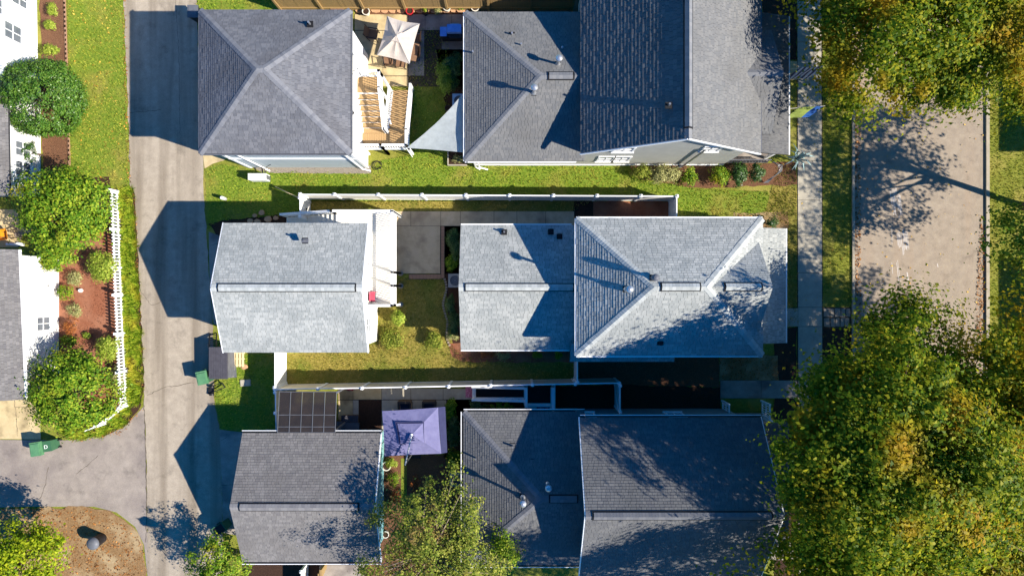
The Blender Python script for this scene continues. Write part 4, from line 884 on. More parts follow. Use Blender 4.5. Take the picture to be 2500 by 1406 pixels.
# shrubs round the houses
shr = [(1085,185,24,42,1.4,'leaf_lime','light green upright shrub in the top yard bed',2600,.09),(1108,160,24,34,1.3,'leaf_dark','dark glossy shrub beside the top yard grill',2600,.09),(1105,205,24,20,.9,'leaf_dark','dark shrub above the shaded air conditioner',1500,.08),
 (1565,422,26,22,.9,'leaf_twiggy','straggly olive shrub at the left end of the upper bed',1500,.08),(1622,425,42,28,.9,'leaf_pale','pale grey green spreading shrub in the upper bed',3400,.08),(1685,430,20,28,.8,'leaf_bright','yellow green shrub right of the pale spreading one',1500,.08),
 (1758,428,25,28,1.0,'leaf_bright','round leafy shrub first of the row by the upper porch',2600,.08),(1806,424,25,30,1.0,'leaf_dark','round dark green shrub second of the row by the upper porch',2600,.08),(1848,420,20,26,1.0,'leaf_dark','deeply shaded shrub third of the row by the upper porch',1600,.08),
 (1105,585,19,28,.9,'leaf_dark','dark shrub at the patio corner in the bed of the centre house',1900,.07),(1112,610,14,26,1.1,'leaf_dark','tall dark shrub against the centre house wall by the patio',1400,.07),(1103,640,18,22,.7,'leaf_bright','green shrub above the centre air conditioner',1500,.07),
 (1100,745,14,26,.9,'leaf_dark','blue green shrub below the centre air conditioner',1500,.07),(1108,790,16,34,.9,'leaf_dark','long dark shrub against the centre house wall',1800,.07),(1105,822,18,11,.5,'leaf_pale','pale variegated plant at the corner of the red bed',900,.07),
 (1060,830,22,26,.8,'leaf_twiggy','loose olive shrub on the lawn near the centre house',2000,.09),(972,778,16,24,1.1,'leaf_lime','vivid green sapling on the lawn east of the centre garage',1700,.1),(955,830,36,28,.7,'leaf_twiggy','spreading wispy shrub at the garage corner on the lawn',2200,.09),
 (1190,866,22,14,.6,'leaf_rust','reddish grassy plant in the red bed',700,.07),(1230,868,18,14,.6,'leaf_pale','dry tan plant in the red bed below the rear wing',600,.07),(1312,866,14,12,.6,'leaf_bright','green plant in the shade below the rear wing',600,.07),(1365,866,12,12,.6,'leaf_bright','green tuft near the short white fence',500,.07),
 (1100,1000,17,32,1.0,'leaf_bright','leafy green shrub in the bed beside the lilac umbrella',1900,.08),(1106,1055,20,46,1.2,'leaf_dark','dark hedge shrub between the lilac umbrella and the lower house',2600,.08),(1108,1118,20,30,.9,'leaf_bright','rounded green shrub above the lower air conditioner',1500,.08),
 (1170,990,26,14,.7,'leaf_dark','low dark plant in the bed along the black ramp',1100,.08),(1222,992,30,12,.7,'leaf_bright','mottled plant in the bed along the black ramp',1100,.08),
 (955,1130,18,14,.6,'leaf_lime','flowering yellow green plant beneath the lilac umbrella',900,.06),(960,1170,16,22,.6,'leaf_bright','green leafy plant next to the mural wall',900,.06),(962,1215,18,26,.7,'leaf_rust','rust red plant next to the mural wall',1000,.06),(1015,1185,16,30,.5,'leaf_rust','low brown plant in the lower garden',800,.06),
 (1885,545,16,14,.8,'leaf_dark','dark green shrub beyond the corner of the centre house roof',900,.07),(1760,533,14,6,.5,'leaf_dark','small green shrub on the north side of the centre house',600,.06),
 (1505,870,20,6,.4,'leaf_bright','low green plant in the dark red bed behind the centre house',400,.06),(935,360,1,1,.2,'leaf_bright','',0,0),(1003,352,10,10,.4,'leaf_lime','small lime plant at the foot of the timber staircase',400,.06),
 (1120,388,18,12,.4,'leaf_pale','variegated plant in the raised planter under the shade sail',700,.07),(855,948,9,8,.4,'flower','red flowers beside the smoked panel pergola',500,.05)]
for i,(px,py,rx,ry,h,m_,lb,n,lf) in enumerate(shr):
    if n: shrub(lb,px,py,rx,ry,h,m_,100+i,n=n,leaf=lf,nclump=max(14,n//45),lump=.24,shell=.4,name='plant' if h < .75 else 'shrub')
# long-leaved blue plant by the upper porch
p = G(1932,392); t = thing('plant', 'blue green plant with long arching strap leaves at the upper porch corner', 'plant', p)
for k in range(18):
    a = k*2.399; L_ = random.uniform(.4,.95); d = Vector((math.cos(a),math.sin(a),0)); s_ = Vector((-d.y,d.x,0)); h0 = random.uniform(.3,1.2)
    q = [p+Vector((0,0,h0*.6)), p+d*L_*.5+Vector((0,0,h0+.25)), p+d*L_+Vector((0,0,h0-.05))]
    MB().add([q[0]-s_*.03,q[0]+s_*.03,q[1]+s_*.045,q[1]-s_*.045,q[2]+s_*.008,q[2]-s_*.008],[(0,1,2,3),(3,2,4,5)]).build('leaf','agave',t)
MB().tube([p,p+Vector((0,0,1.1))],[.04,.02],6).build('stem','bark',t)
# liriope border along the picket fence
LIR = PX(296,462, 324,462, 336,620, 345,800, 350,940, 343,990, 305,1036, 250,1062, 190,1070, 150,1058, 150,1046, 235,1046, 262,1034, 316,990, 305,720)
bed('soil', 284,460, 326,460, 337,620, 346,800, 352,940, 345,993, 306,1040, 250,1066, 170,1074, 140,1060, 150,1040, 255,1030, 310,988, 300,720, lvl=4)
P = scatter(LIR, 30); Vs = []
for x_, y_ in P:
    n = 26; a = RNG.random(n)*6.283; L_ = .14+.2*RNG.random(n); hh = .12+.2*RNG.random(n); d = np.stack([np.cos(a),np.sin(a)],1); s_ = np.stack([-d[:,1],d[:,0]],1)*.011
    B = np.zeros((n,4,3)); o = np.array([x_,y_]); B[:,0,:2] = o+d*.03-s_; B[:,1,:2] = o+d*.03+s_; B[:,2,:2] = o+d*L_[:,None]+s_*.8; B[:,3,:2] = o+d*L_[:,None]-s_*.8
    B[:,:2,2] = .02; B[:,2:,2] = hh[:,None]; Vs.append(B.reshape(-1,3))
V = np.concatenate(Vs); tag(npmesh('border_grass', V, np.arange(len(V)).reshape(-1,4), 'liriope'), 'bright green tufted border grass between picket fence and alley', 'grass', None, 'stuff')
# ---------------------------------------------------------------- yard objects
def rot(c, pts, a): return [(c[0]+x*math.cos(a)-y*math.sin(a), c[1]+x*math.sin(a)+y*math.cos(a), z) for x, y, z in pts]
def wheelie_bin(label, px, py, ang, open_lid=False, mark=None, tilt=False):
    h = 1.0; p = Vector((gx(px, h), gy(py, h), 0)); t = thing('wheelie_bin', label, 'trash bin', p, None)
    MB().rbox((p.x,p.y), .56, .68, .04, h, ang, taper=.2).build('body','bin_green',t)
    ca, sa = math.cos(ang), math.sin(ang)
    def W(x, y): return (p.x+x*ca-y*sa, p.y+x*sa+y*ca)
    if open_lid: 
        a, b, c, d = W(-.3,.36), W(.3,.36), W(.3,.8), W(-.3,.8); MB().slab([(*a,h+.02),(*b,h+.02),(*c,.45),(*d,.45)],.03).build('lid','bin_lid',t)
        MB().rbox(W(0,0),.46,.56,h-.3,h+.004,ang).build('opening_shade','plastic_black',t)  # black plug colours in the dark inside on the solid body
    else:
        l = MB().rbox(W(0,0),.62,.76,h+.002,h+.06,ang); l.rbox(W(0,-.02),.5,.58,h+.06,h+.1,ang); l.build('lid','bin_lid',t)
    MB().bar((*W(-.26,.42),h-.05),(*W(.26,.42),h-.05),.04).build('handle','bin_lid',t)
    for s_ in (-.27,.27): MB().tube([(*W(s_-.03,.34),.12),(*W(s_+.03,.34),.12)],.12,12).build('wheel','plastic_black',t)
    if mark:
        cu = bpy.data.curves.new('mark','FONT'); cu.body = mark; cu.size = .26; cu.extrude = .002; cu.align_x = 'CENTER'
        o = bpy.data.objects.new('lettering', cu); COL.objects.link(o); dg = bpy.context.evaluated_depsgraph_get(); me = bpy.data.meshes.new_from_object(o.evaluated_get(dg)); bpy.data.objects.remove(o)
        o = link('lettering', me, 'white_trim', t); return t, o
    return t
wheelie_bin('green wheeled bin with closed lid in front of the grey storage chest', 494, 922, math.radians(12))
wheelie_bin('dark green wheeled bin with its lid flung open near the lower left garage', 535, 1292, math.radians(125), open_lid=True)
c = Vector((gx(470,1.0),gy(28,1.0),0)); t = thing('wheelie_bin', 'black wheeled bin at the top corner of the slate roofed garage', 'trash bin', c)
MB().rbox(c,.55,.62,.04,.95,0,taper=.2).build('body','plastic_black',t); MB().rbox(c,.6,.7,.952,1.0,0).rbox(c,.45,.5,1.0,1.03,0).build('lid','plastic_grey',t)
for s_ in (-.25,.25): MB().tube([(c.x+s_-.03,c.y+.32,.12),(c.x+s_+.03,c.y+.32,.12)],.12,12).build('wheel','plastic_black',t)
# bin lying on its back by the driveway, the letter D on its side
p = G(128,1084); t = thing('wheelie_bin', 'green wheeled bin marked D standing by the driveway kerb', 'trash bin', p)
a = math.radians(8); MB().rbox((p.x+.18,p.y+.06),.62,.6,.03,.8,a,taper=.14).build('body','bin_green',t)
MB().rbox((p.x-.3,p.y-.06),.6,.78,.72,.98,a).rbox((p.x-.3,p.y-.06),.48,.62,.98,1.02,a).build('lid','bin_lid',t)
MB().bar((p.x-.62,p.y+.26,.8),(p.x-.06,p.y+.34,.8),.05).build('handle','bin_lid',t)
for dy in (-.2,.2): MB().tube([(p.x+.5,p.y+.08+dy-.03,.12),(p.x+.5,p.y+.08+dy+.03,.12)],.12,12).build('wheel','plastic_black',t)
cu = bpy.data.curves.new('mark','FONT'); cu.body = 'D'; cu.size = .3; cu.extrude = .003; cu.align_x = 'CENTER'
o = bpy.data.objects.new('lettering', cu); COL.objects.link(o); me = bpy.data.meshes.new_from_object(o.evaluated_get(bpy.context.evaluated_depsgraph_get())); bpy.data.objects.remove(o)
o = link('lettering', me, 'white_trim', t); o.location = (.2,-.06,.806); o.rotation_euler = (0,0,a)
# black barrel on the island
p = G(250,1312); t = thing('trash_can', 'round black trash can with grey domed lid on the brown island', 'trash can', p)
MB().lathe(p,[(.26,0),(.28,.05),(.33,.8),(.34,.84)],20).build('body','plastic_black',t,smooth=False)
MB().lathe((p.x,p.y,.842),[(.36,0),(.36,.05),(.27,.16),(.12,.22),(.02,.23)],20).build('lid','plastic_grey',t,smooth=True)
MB().tube([(p.x-.34,p.y,.6),(p.x-.43,p.y,.55),(p.x-.34,p.y,.45)],.02,6).build('handle','plastic_grey',t)
# storage chest beside the centre garage
t = thing('storage_chest', 'tall dark grey storage chest at the corner of the centre garage', 'chest', (-16.55,-4.2,0))
MB().rbox((-16.57,-4.23),1.0,1.72,0,1.08,math.radians(2)).build('body','plastic_grey',t)
l = MB()
for k in range(8): l.rbox((-16.57-.46+k*.131,-4.23),.124,1.8,1.082,1.14,0)
l.build('lid','shed_top',t)
t = thing('pallet', 'pale timber pallet leaning flat on the grass by the storage chest', 'pallet', (*G(577,876).xy,0))
c = G(577,877)
for k in range(6): MB().box(c.x-.48+k*.17,c.y-.42,.1,c.x-.48+k*.17+.12,c.y+.42,.13).build('slat','pallet',t)
for y in (-.36,0,.33): MB().box(c.x-.5,c.y+y,.0,c.x+.5,c.y+y+.07,.098).build('bearer','pallet',t)
c = G(567,906); t = thing('step', 'grey ribbed plastic step on the grass below the pallet', 'step', c)
MB().rbox(c,.5,.72,0,.16,math.radians(5)).build('body','plastic_grey',t)
for k in range(9): MB().rbox((c.x+.01*k-.04,c.y-.3+k*.075),.42,.035,.161,.175,math.radians(5)).build('rib','concrete',t)
c = G(597,895); t = thing('stepping_stone', 'oval tan stone in the grass beside the pallet', 'stone', c)
MB().lathe((0,0,0),[(.2,0),(.22,.05),(.14,.09)],14).build('stone','stone_tan',t,local=True).scale = (1,.72,1)
c = G(600,934); tag(MB().rbox(c,.6,.38,0,.07,math.radians(3)).rbox(c,.54,.32,.07,.085,math.radians(3)).build('stone_slab','concrete'), 'flat pale concrete slab lying in the grass by the south gate', 'slab')
p = G(528,944); t = thing('hand_truck', 'black hand truck lying beside the green bin', 'hand truck', p)
MB().bar((p.x-.35,p.y-.02,.12),(p.x+.45,p.y+.3,.3),.05).bar((p.x-.35,p.y-.38,.12),(p.x+.65,p.y+.02,.3),.05).bar((p.x+.45,p.y+.3,.3),(p.x+.65,p.y+.02,.3),.05).bar((p.x-.1,p.y+.06,.16),(p.x-.05,p.y-.28,.16),.04).build('frame','plastic_black',t)
MB().box(p.x-.45,p.y-.4,.05,p.x-.1,p.y-.05,.1).build('toe_plate','plastic_black',t)
for dy in (.02,-.42): MB().tube([(p.x-.2,p.y+dy-.05,.14),(p.x-.2,p.y+dy+.05,.14)],.14,14).build('wheel','plastic_black',t)
p = G(534,830); t = thing('ladder', 'dark ladder leaning on the alley side of the centre garage', 'ladder', p)
for dx in (-.2,.2): MB().bar((p.x+dx-.3,p.y+.4,.05),(p.x+dx+.1,p.y-.3,1.0),.05).build('rail','plastic_black',t)
for k in range(5): q = Vector((p.x-.3,p.y+.4,.05)).lerp(Vector((p.x+.1,p.y-.3,1.0)),.12+k*.19); MB().bar(q-Vector((.2,0,0)),q+Vector((.2,0,0)),.04).build('rung','plastic_black',t)
# heat pump, post, gravel-side things of the upper garage
p = G(640,438,.0); t = thing('heat_pump', 'white outdoor heat pump unit with dark pipes below the slate roofed garage', 'heat pump', p)
MB().box(p.x-.5,p.y-.16,.12,p.x+.5,p.y+.2,.8).build('case','white_trim',t); MB().box(p.x-.48,p.y-.1,0,p.x-.4,p.y+.14,.12).box(p.x+.4,p.y-.1,0,p.x+.48,p.y+.14,.12).build('foot','plastic_grey',t)
MB().tube([(p.x+.2,p.y+.2,.4),(p.x+.22,p.y+.55,.6),(p.x+.1,7.0,.9)],.035,8).tube([(p.x+.35,p.y+.2,.5),(p.x+.5,p.y+.5,.9),(p.x+.9,7.0,1.0)],.018,6).build('pipe','plastic_black',t)
MB().box(p.x+.505,p.y-.1,.2,p.x+.53,p.y+.14,.7).build('service_panel','plastic_grey',t)
p = G(551,486); t = thing('marker_post', 'short white rounded utility post in the lawn by the alley', 'post', p)
MB().lathe(p,[(.1,0),(.1,.55),(.07,.62),(.02,.64)],14).build('post','white_trim',t,smooth=True)
p = G(920,404); t = thing('hose', 'dark garden hose coiled at the foot of the timber staircase', 'hose', p)
for k in range(3): MB().tube([(p.x+(.3-.05*k)*math.cos(a_*.45)+.04*k,p.y+(.26-.03*k)*math.sin(a_*.45),.03+.03*k) for a_ in range(14)],.014,6).build('coil','plastic_black',t)
tag(MB().tube([G(672,456,.0)+Vector((0,0,.03)),G(735,486)+Vector((0,0,.04)),G(760,497)+Vector((0,0,.03))],.03,6).build('board','pallet'), 'thin pale strip of wood lying in the fence shadow by the gate', 'board')
for i,(px,py,r_) in enumerate(((623,527,.14),(640,520,.2),(655,535,.22),(674,533,.16),(612,540,.18),(630,542,.2))):
    c = G(px,py); n_ = 7; MB_ = MB().prism([(c.x+r_*math.cos(6.283*k/n_)*random.uniform(.8,1.1),c.y+r_*.85*math.sin(6.283*k/n_)*random.uniform(.8,1.1)) for k in range(n_)],-.02,.08+.02*(i%3))
    tag(MB_.build('field_stone','stone_tan'), ['smallest tan field stone in the shaded bed above the centre garage','pointed field stone highest in the shaded bed','large field stone in the middle of the shaded bed','right hand field stone near the white stairs','left hand field stone in the shaded bed','field stone half under the pale roof edge'][i], 'stone')
# ---- patio umbrella, table, chairs (top yard)
def canopy(t, name, cs, zc, zp, m, sag=.16, n=10, peak=None, curve=.06):
    """tent canopy over four corners cs (metres); edges curve inward, panels sag between ribs"""
    cs = [Vector(c) for c in cs]; cen = peak or (cs[0]+cs[1]+cs[2]+cs[3])/4; ring = []
    for e in range(4):
        a, b = cs[e], cs[(e+1)%4]
        for k in range(n):
            s_ = k/n; q = a.lerp(b,s_); q = q.lerp(cen, curve*math.sin(math.pi*s_)); ring.append((q, s_))
    vs = [(cen.x,cen.y,zp)]; fs = []; R_ = 7; N_ = len(ring)
    for i in range(1,R_+1):
        f = i/R_
        for q, s_ in ring:
            x, y = cen.x+(q.x-cen.x)*f, cen.y+(q.y-cen.y)*f
            z = zp+(zc-zp)*f - sag*math.sin(math.pi*f)*abs(math.sin(math.pi*s_*2))*.5 - sag*.3*abs(math.sin(math.pi*s_))*f
            vs.append((x,y,z))
    for k in range(N_): fs.append((0,1+k,1+(k+1)%N_))
    for i in range(R_-1):
        for k in range(N_): fs.append((1+i*N_+k,1+(i+1)*N_+k,1+(i+1)*N_+(k+1)%N_,1+i*N_+(k+1)%N_))
    return MB().add(vs, fs).build(name, m, t), cen
cs = [Vector((gx(a,2.25),gy(b,2.25))) for a,b in ((920,135),(1000,157),(1025,58),(945,40))]
cen = sum(cs,Vector((0,0)))/4; t = thing('patio_umbrella', 'beige rectangular patio umbrella with vented top over the patio table', 'umbrella', (cen.x,cen.y,0))
canopy(t,'canopy',cs,2.25,2.75,'canvas_beige',peak=cen)
canopy(t,'vent_cap',[cen+(c-cen)*.26 for c in cs],2.7,2.86,'canvas_beige',sag=.03,peak=cen)
MB().tube([(cen.x,cen.y,.1),(cen.x,cen.y,2.9)],.03,8).build('pole','grey_metal',t); MB().lathe((cen.x,cen.y,.03),[(.28,0),(.26,.06),(.06,.12)],16).build('base','plastic_black',t)
for c in cs: MB().bar((cen.x,cen.y,2.7),(c.x,c.y,2.24),.025).build('rib','grey_metal',t)
t = thing('patio_table', 'dark glass patio table in the shade of the beige umbrella', 'table', (cen.x,cen.y,0))
MB().rbox(cen,1.7,1.0,.7,.73,math.radians(-12)).build('tabletop','chair_sling',t)
for a,b in ((-.7,-.4),(.7,-.4),(.7,.4),(-.7,.4)): MB().box(cen.x+a-.03,cen.y+b-.03,.03,cen.x+a+.03,cen.y+b+.03,.7).build('leg','black_metal',t)
def chair(label, px, py, ang, seatm='chair_sling', w_=.56):
    p = G(px,py); t = thing('patio_chair', label, 'chair', p, 'patio chairs round the table', 0)
    F_ = lambda x,y,z: rot(p,[(x,y,z)],ang)[0]
    MB().slab([F_(-w_/2,-.25,.44),F_(w_/2,-.25,.44),F_(w_/2,.25,.42),F_(-w_/2,.25,.42)],.03).build('seat',seatm,t)
    MB().slab([F_(-w_/2,.25,.45),F_(w_/2,.25,.45),F_(w_/2,.42,1.0),F_(-w_/2,.42,1.0)],.03).build('backrest',seatm,t)
    for s_ in (-1,1):
        MB().bar(F_(s_*w_/2,-.25,.03),F_(s_*w_/2,-.22,.65),.035).build('leg','black_metal',t); MB().bar(F_(s_*w_/2,.22,.03),F_(s_*w_/2,.42,1.02),.035).build('leg','black_metal',t); MB().bar(F_(s_*w_/2,-.25,.65),F_(s_*w_/2,.3,.66),.05,.03).build('armrest','black_metal',t)
for lb,px,py,a in (('patio chair right of the beige umbrella, nearer the top edge',1016,103,-90),('patio chair right of the beige umbrella, nearer the staircase',1014,138,-90),('patio chair below the beige umbrella on the left',953,156,190),('patio chair below the beige umbrella on the right',982,160,172),('patio chair in the umbrella shadow left of the table',915,92,80)): chair(lb,px,py,math.radians(a))
# grill, shade sail, planter, pots
p = G(1112,93); t = thing('grill', 'barbecue grill under a bright blue cover in the top yard', 'grill', p)
MB().box(p.x-.75,p.y-.25,.1,p.x+.55,p.y+.3,.85).build('cabinet','plastic_black',t); MB().box(p.x-.8,p.y-.25,.852,p.x-.42,p.y+.28,.9).box(p.x-.38,p.y-.1,.852,p.x+.42,p.y+.34,1.12).build('cover','grill_blue',t)
MB().bar((p.x-.2,p.y+.4,1.0),(p.x+.3,p.y+.4,1.0),.04).box(p.x-.2,p.y+.33,.98,p.x-.17,p.y+.41,1.02).box(p.x+.27,p.y+.33,.98,p.x+.3,p.y+.41,1.02).build('handle','galv',t)
MB().box(p.x-.3,p.y-.34,.7,p.x+.4,p.y-.252,.86).build('control_panel','black_metal',t)
A = Vector((gx(992,2.3),gy(362,2.3),2.3)); Bq = Vector((gx(1142,2.75),gy(215,2.75),2.75)); Cq = Vector((gx(1142,2.7),gy(374,2.7),2.7))
t = thing('shade_sail', 'triangular pale grey shade sail stretched between the staircase post and the upper right house', 'shade sail', (A.x,A.y,0))
vs=[];fs=[];N_=14
for i in range(N_+1):
    for j in range(N_+1-i):
        a,b = i/N_, j/N_; c = 1-a-b
        q = A*c+Bq*a+Cq*b; pull = .9*a*b*0+1.0*c*a*1.1+.25*c*b+.5*a*b; cen3=(A+Bq+Cq)/3
        q = q + (cen3-q)*pull*.62; q.z -= .9*a*b*.5+.25*c*(a+b)
        q.z += .012*math.sin(24*a+7*b)
        vs.append(q)
idx={};k=0
for i in range(N_+1):
    for j in range(N_+1-i): idx[i,j]=k;k+=1
for i in range(N_):
    for j in range(N_-i):
        fs.append((idx[i,j],idx[i+1,j],idx[i,j+1]))
        if j < N_-i-1: fs.append((idx[i+1,j],idx[i+1,j+1],idx[i,j+1]))
MB().add(vs,fs).build('cloth','sail',t,smooth=True); MB().tube([A,A-Vector((.02,.02,2.3))],.03,8).build('post','white_trim',t)
MB().bar(Cq,Cq+Vector((.25,-.1,.05)),.02).bar(Bq,Bq+Vector((.2,.1,.05)),.02).build('tether','galv',t)
c = G(1117,386); t = thing('planter', 'raised soil planter with pale edging under the shade sail', 'planter', c)
MB().box(c.x-.5,c.y-.42,0,c.x+.5,c.y+.45,.2).build('soil','soil',t); MB().box(c.x-.56,c.y-.48,0,c.x-.502,c.y+.5,.26).box(c.x-.5,c.y-.48,0,c.x+.56,c.y-.422,.26).build('edging','concrete',t)
for lb,px,py,r_,h,m_ in (('white round pot at the left end of the rock border',893,28,.2,.4,'pot_white'),('bright red pot on the rock border',1000,27,.2,.42,'pot_red'),('dark pot with a leafy plant on the rock border',1037,28,.19,.38,'pot_dark'),('cream pot by the timber fence left of the yellow plant',1091,18,.2,.42,'pot_white'),('cream pot at the right end of the timber fence',1160,18,.22,.42,'pot_white'),('terracotta colored pot in the bed by the shaded air conditioner',1093,264,.16,.3,'pot_dark'),('pale round pot in the lower garden by the mural wall',943,1138,.24,.42,'pot_white'),('second pale pot at the foot of the mural wall',941,1305,.18,.4,'pot_white')):
    c = Vector((gx(px,h),gy(py,h),0)); t = thing('flower_pot', lb, 'pot', c)
    MB().lathe(c,[(r_*.7,0),(r_,h-.05),(r_*1.12,h-.04),(r_*1.12,h),(r_*.9,h),(r_*.88,h-.06)],18).build('pot',m_,t); MB().lathe((c.x,c.y,h-.1),[(r_*.85,0),(r_*.85,.05),(.01,.055)],14).build('soil','soil',t)
for i,(lb,px,py,m_) in enumerate((('green plant growing between the cream pots by the timber fence',1125,15,'leaf_bright'),('yellow plant between the cream pots by the timber fence',1145,13,'leaf_gold'),('dry tan grass clump on the rock border',1068,26,'leaf_pale'),('green rosette in the dark pot',1038,26,'leaf_lime'))): shrub(lb,px,py,10 if i<3 else 6,9 if i<3 else 6,.45,m_,300+i,n=500,leaf=.06,nclump=16,name='plant')
t = thing('brick_planter', 'small brick planter box against the timber fence', 'planter', (*G(826,19).xy,0)); c = G(826,20)
for k in range(4): MB().box(c.x-.38+k*.19,c.y-.2,0,c.x-.38+k*.19+.18,c.y-.08,.3).build('brick','brick_edge',t)
MB().box(c.x-.38,c.y-.078,0,c.x+.38,c.y+.2,.26).build('soil','soil',t)
# ---- air conditioners
def ac_unit(label, px, py, m_='ac_case'):
    h = .8; c = Vector((gx(px,h),gy(py,h),0)); t = thing('air_conditioner', label, 'air conditioner', c)
    MB().rbox(c,.78,.78,.05,h-.04).build('case','plastic_grey',t)
    top = MB()
    for k in range(24):
        a0,a1 = 6.2832*k/24,6.2832*(k+1)/24
        f = lambda a: (lambda m: (c.x+.39*math.cos(a)/m, c.y+.39*math.sin(a)/m))(max(abs(math.cos(a)),abs(math.sin(a))))
        p0,p1 = f(a0),f(a1); q0,q1 = (c.x+.29*math.cos(a0),c.y+.29*math.sin(a0)),(c.x+.29*math.cos(a1),c.y+.29*math.sin(a1))
        top.add([(*q0,h),(*p0,h),(*p1,h),(*q1,h)],[(0,1,2,3)]); top.add([(*p0,h-.04),(*p1,h-.04),(*p1,h),(*p0,h)],[(0,1,2,3)]); top.add([(*q0,h),(*q1,h),(*q1,h-.2),(*q0,h-.2)],[(0,1,2,3)])
    top.build('top',m_,t); MB().lathe((c.x,c.y,h-.22),[(.29,0),(.01,.001)],24).build('well','vent_black',t)
    fan = MB()
    for k in range(3):
        a = k*2.094+.5; d = Vector((math.cos(a),math.sin(a),0)); s_ = Vector((-d.y,d.x,0)); o_ = Vector((c.x,c.y,h-.15))
        fan.add([o_+d*.05-s_*.04,o_+d*.26-s_*.11+Vector((0,0,-.03)),o_+d*.26+s_*.1+Vector((0,0,.03)),o_+d*.05+s_*.04],[(0,1,2,3)])
    fan.lathe((c.x,c.y,h-.17),[(.07,0),(.07,.05),(.02,.06)],10).build('fan','grey_metal',t)
    gr = MB()
    for k in range(3): gr.tube([(c.x+(.09+k*.09)*math.cos(6.2832*i/20),c.y+(.09+k*.09)*math.sin(6.2832*i/20),h+.005) for i in range(21)],.006,4,cap=False)
    gr.build('grille','black_metal',t)
ac_unit('air conditioner beside the centre house rear wing by the patio', 1111, 685); ac_unit('air conditioner in the shade of the upper right house by the sail', 1121, 246, 'galv'); ac_unit('air conditioner beside the lower right house near the garden', 1115, 1170, 'concrete')
# ---- smoked panel pergola and lower patio
t = thing('pergola', 'pergola with smoked roof panels in a white grid beside the south fence', 'pergola', (gx(748,2.4),gy(1005,2.4),0))
Z=2.4; x0,x1,y0,y1 = gx(680,Z),gx(820,Z),gy(1054,Z),gy(957,Z)
zf = lambda y: 2.25+.3*(y1-y)/(y1-y0)
for i in range(5):
    for j in range(3):
        xa,xb = x0+(x1-x0)*i/5+.03, x0+(x1-x0)*(i+1)/5-.03; ya,yb = y1-(y1-y0)*(0,.57,.86)[j]-.02, y1-(y1-y0)*(.57,.86,1)[j]+.02
        MB().slab([(xa,yb,zf(yb)),(xb,yb,zf(yb)),(xb,ya,zf(ya)),(xa,ya,zf(ya))],.02).build('panel','smoke_panel',t)
for i in range(6): x = x0+(x1-x0)*i/5; MB().bar((x,y1,2.25),(x,y0,2.55),.03,.05).build('rafter','plastic_grey',t)
for f in (0,.57,.86,1): y = y1-(y1-y0)*f; MB().bar((x0,y,zf(y)-.01),(x1,y,zf(y)-.01),.03,.05).build('crossbar','plastic_grey',t)
for x in (x0,x1):
    for y in (y0+.1,y1-.05): MB().box(x-.05,y-.05,0,x+.05,y+.05,zf(y)-.05).build('post','plastic_grey',t)
for nm,lb,px,py,dx,dy,h,m_ in (('planter_box','low black planter box by the soil bed',857,1040,1.1,.5,.45,'plastic_black'),('garden_chest','grey garden chest beside the pergola',858,1022,.9,.5,.4,'wicker'),('cooler','black round topped cooler by the pergola post',833,1035,.4,.5,.6,'plastic_black')):
    c = G(px,py); t = thing(nm, lb, 'box', c); MB().rbox(c,dx,dy,0,h).build('body',m_,t); MB().rbox(c,dx+.06,dy+.06,h+.002,h+.05).rbox(c,dx*.8,dy*.7,h+.05,h+.07).build('lid','plastic_grey' if m_!='wicker' else 'shed_top',t)
for i,px in enumerate((987,1046)):
    c = G(px+4,988); t = thing('lounge_chair', ('dark wicker armchair above the lilac umbrella on the left','dark wicker armchair above the lilac umbrella on the right')[i], 'chair', c, 'wicker armchairs on the lower patio')
    MB().box(c.x-.32,c.y-.35,.12,c.x+.32,c.y+.2,.36).build('seat','wicker',t); MB().box(c.x-.36,c.y+.2,.1,c.x+.36,c.y+.32,.78).build('backrest','wicker',t); MB().box(c.x-.27,c.y-.34,.361,c.x+.27,c.y+.18,.46).build('cushion','cushion',t)
    for s_ in (-1,1): MB().box(c.x+s_*.345-.045,c.y-.36,.08,c.x+s_*.345+.045,c.y+.198,.58).build('armrest','wicker',t)
cs = [Vector((gx(a,2.6),gy(b,2.6))) for a,b in ((937,1115),(1077,1108),(1069,995),(932,1004))]
pk_ = Vector((gx(1006,3.0),gy(1060,3.0))); t = thing('cantilever_umbrella', 'large lilac square cantilever umbrella with double top in the lower yard', 'umbrella', (gx(1008),gy(1092),0))
canopy(t,'canopy',cs,2.5,2.95,'canvas_lilac',sag=.05,curve=.015,peak=pk_)
canopy(t,'vent_cap',[pk_+(c-pk_)*f for c,f in zip(cs,(.4,.42,.42,.48))],2.86,3.1,'canvas_lilac',sag=.02,curve=.02,peak=pk_)
canopy(t,'vent_gap_shade',[pk_+(c-pk_)*f for c,f in zip(cs,(.45,.42,.46,.56))],2.80,3.0,'canvas_navy',sag=.02,curve=.02,peak=pk_)  # navy sheet added as the shade in the gap below the cap
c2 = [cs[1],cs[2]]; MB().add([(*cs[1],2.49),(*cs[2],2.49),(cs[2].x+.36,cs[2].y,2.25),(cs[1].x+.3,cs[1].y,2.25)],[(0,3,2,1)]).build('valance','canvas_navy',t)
MB().tube([(gx(1010),gy(1100),.05),(gx(1010),gy(1100),3.0),(pk_.x,pk_.y,3.2)],.04,8).build('pole','galv',t); MB().lathe((pk_.x,pk_.y,3.1),[(.07,0),(.07,.06),(.02,.08)],10).build('finial','white_trim',t); MB().rbox(G(1010,1100),.8,.8,0.03,.12).build('base','plastic_black',t)
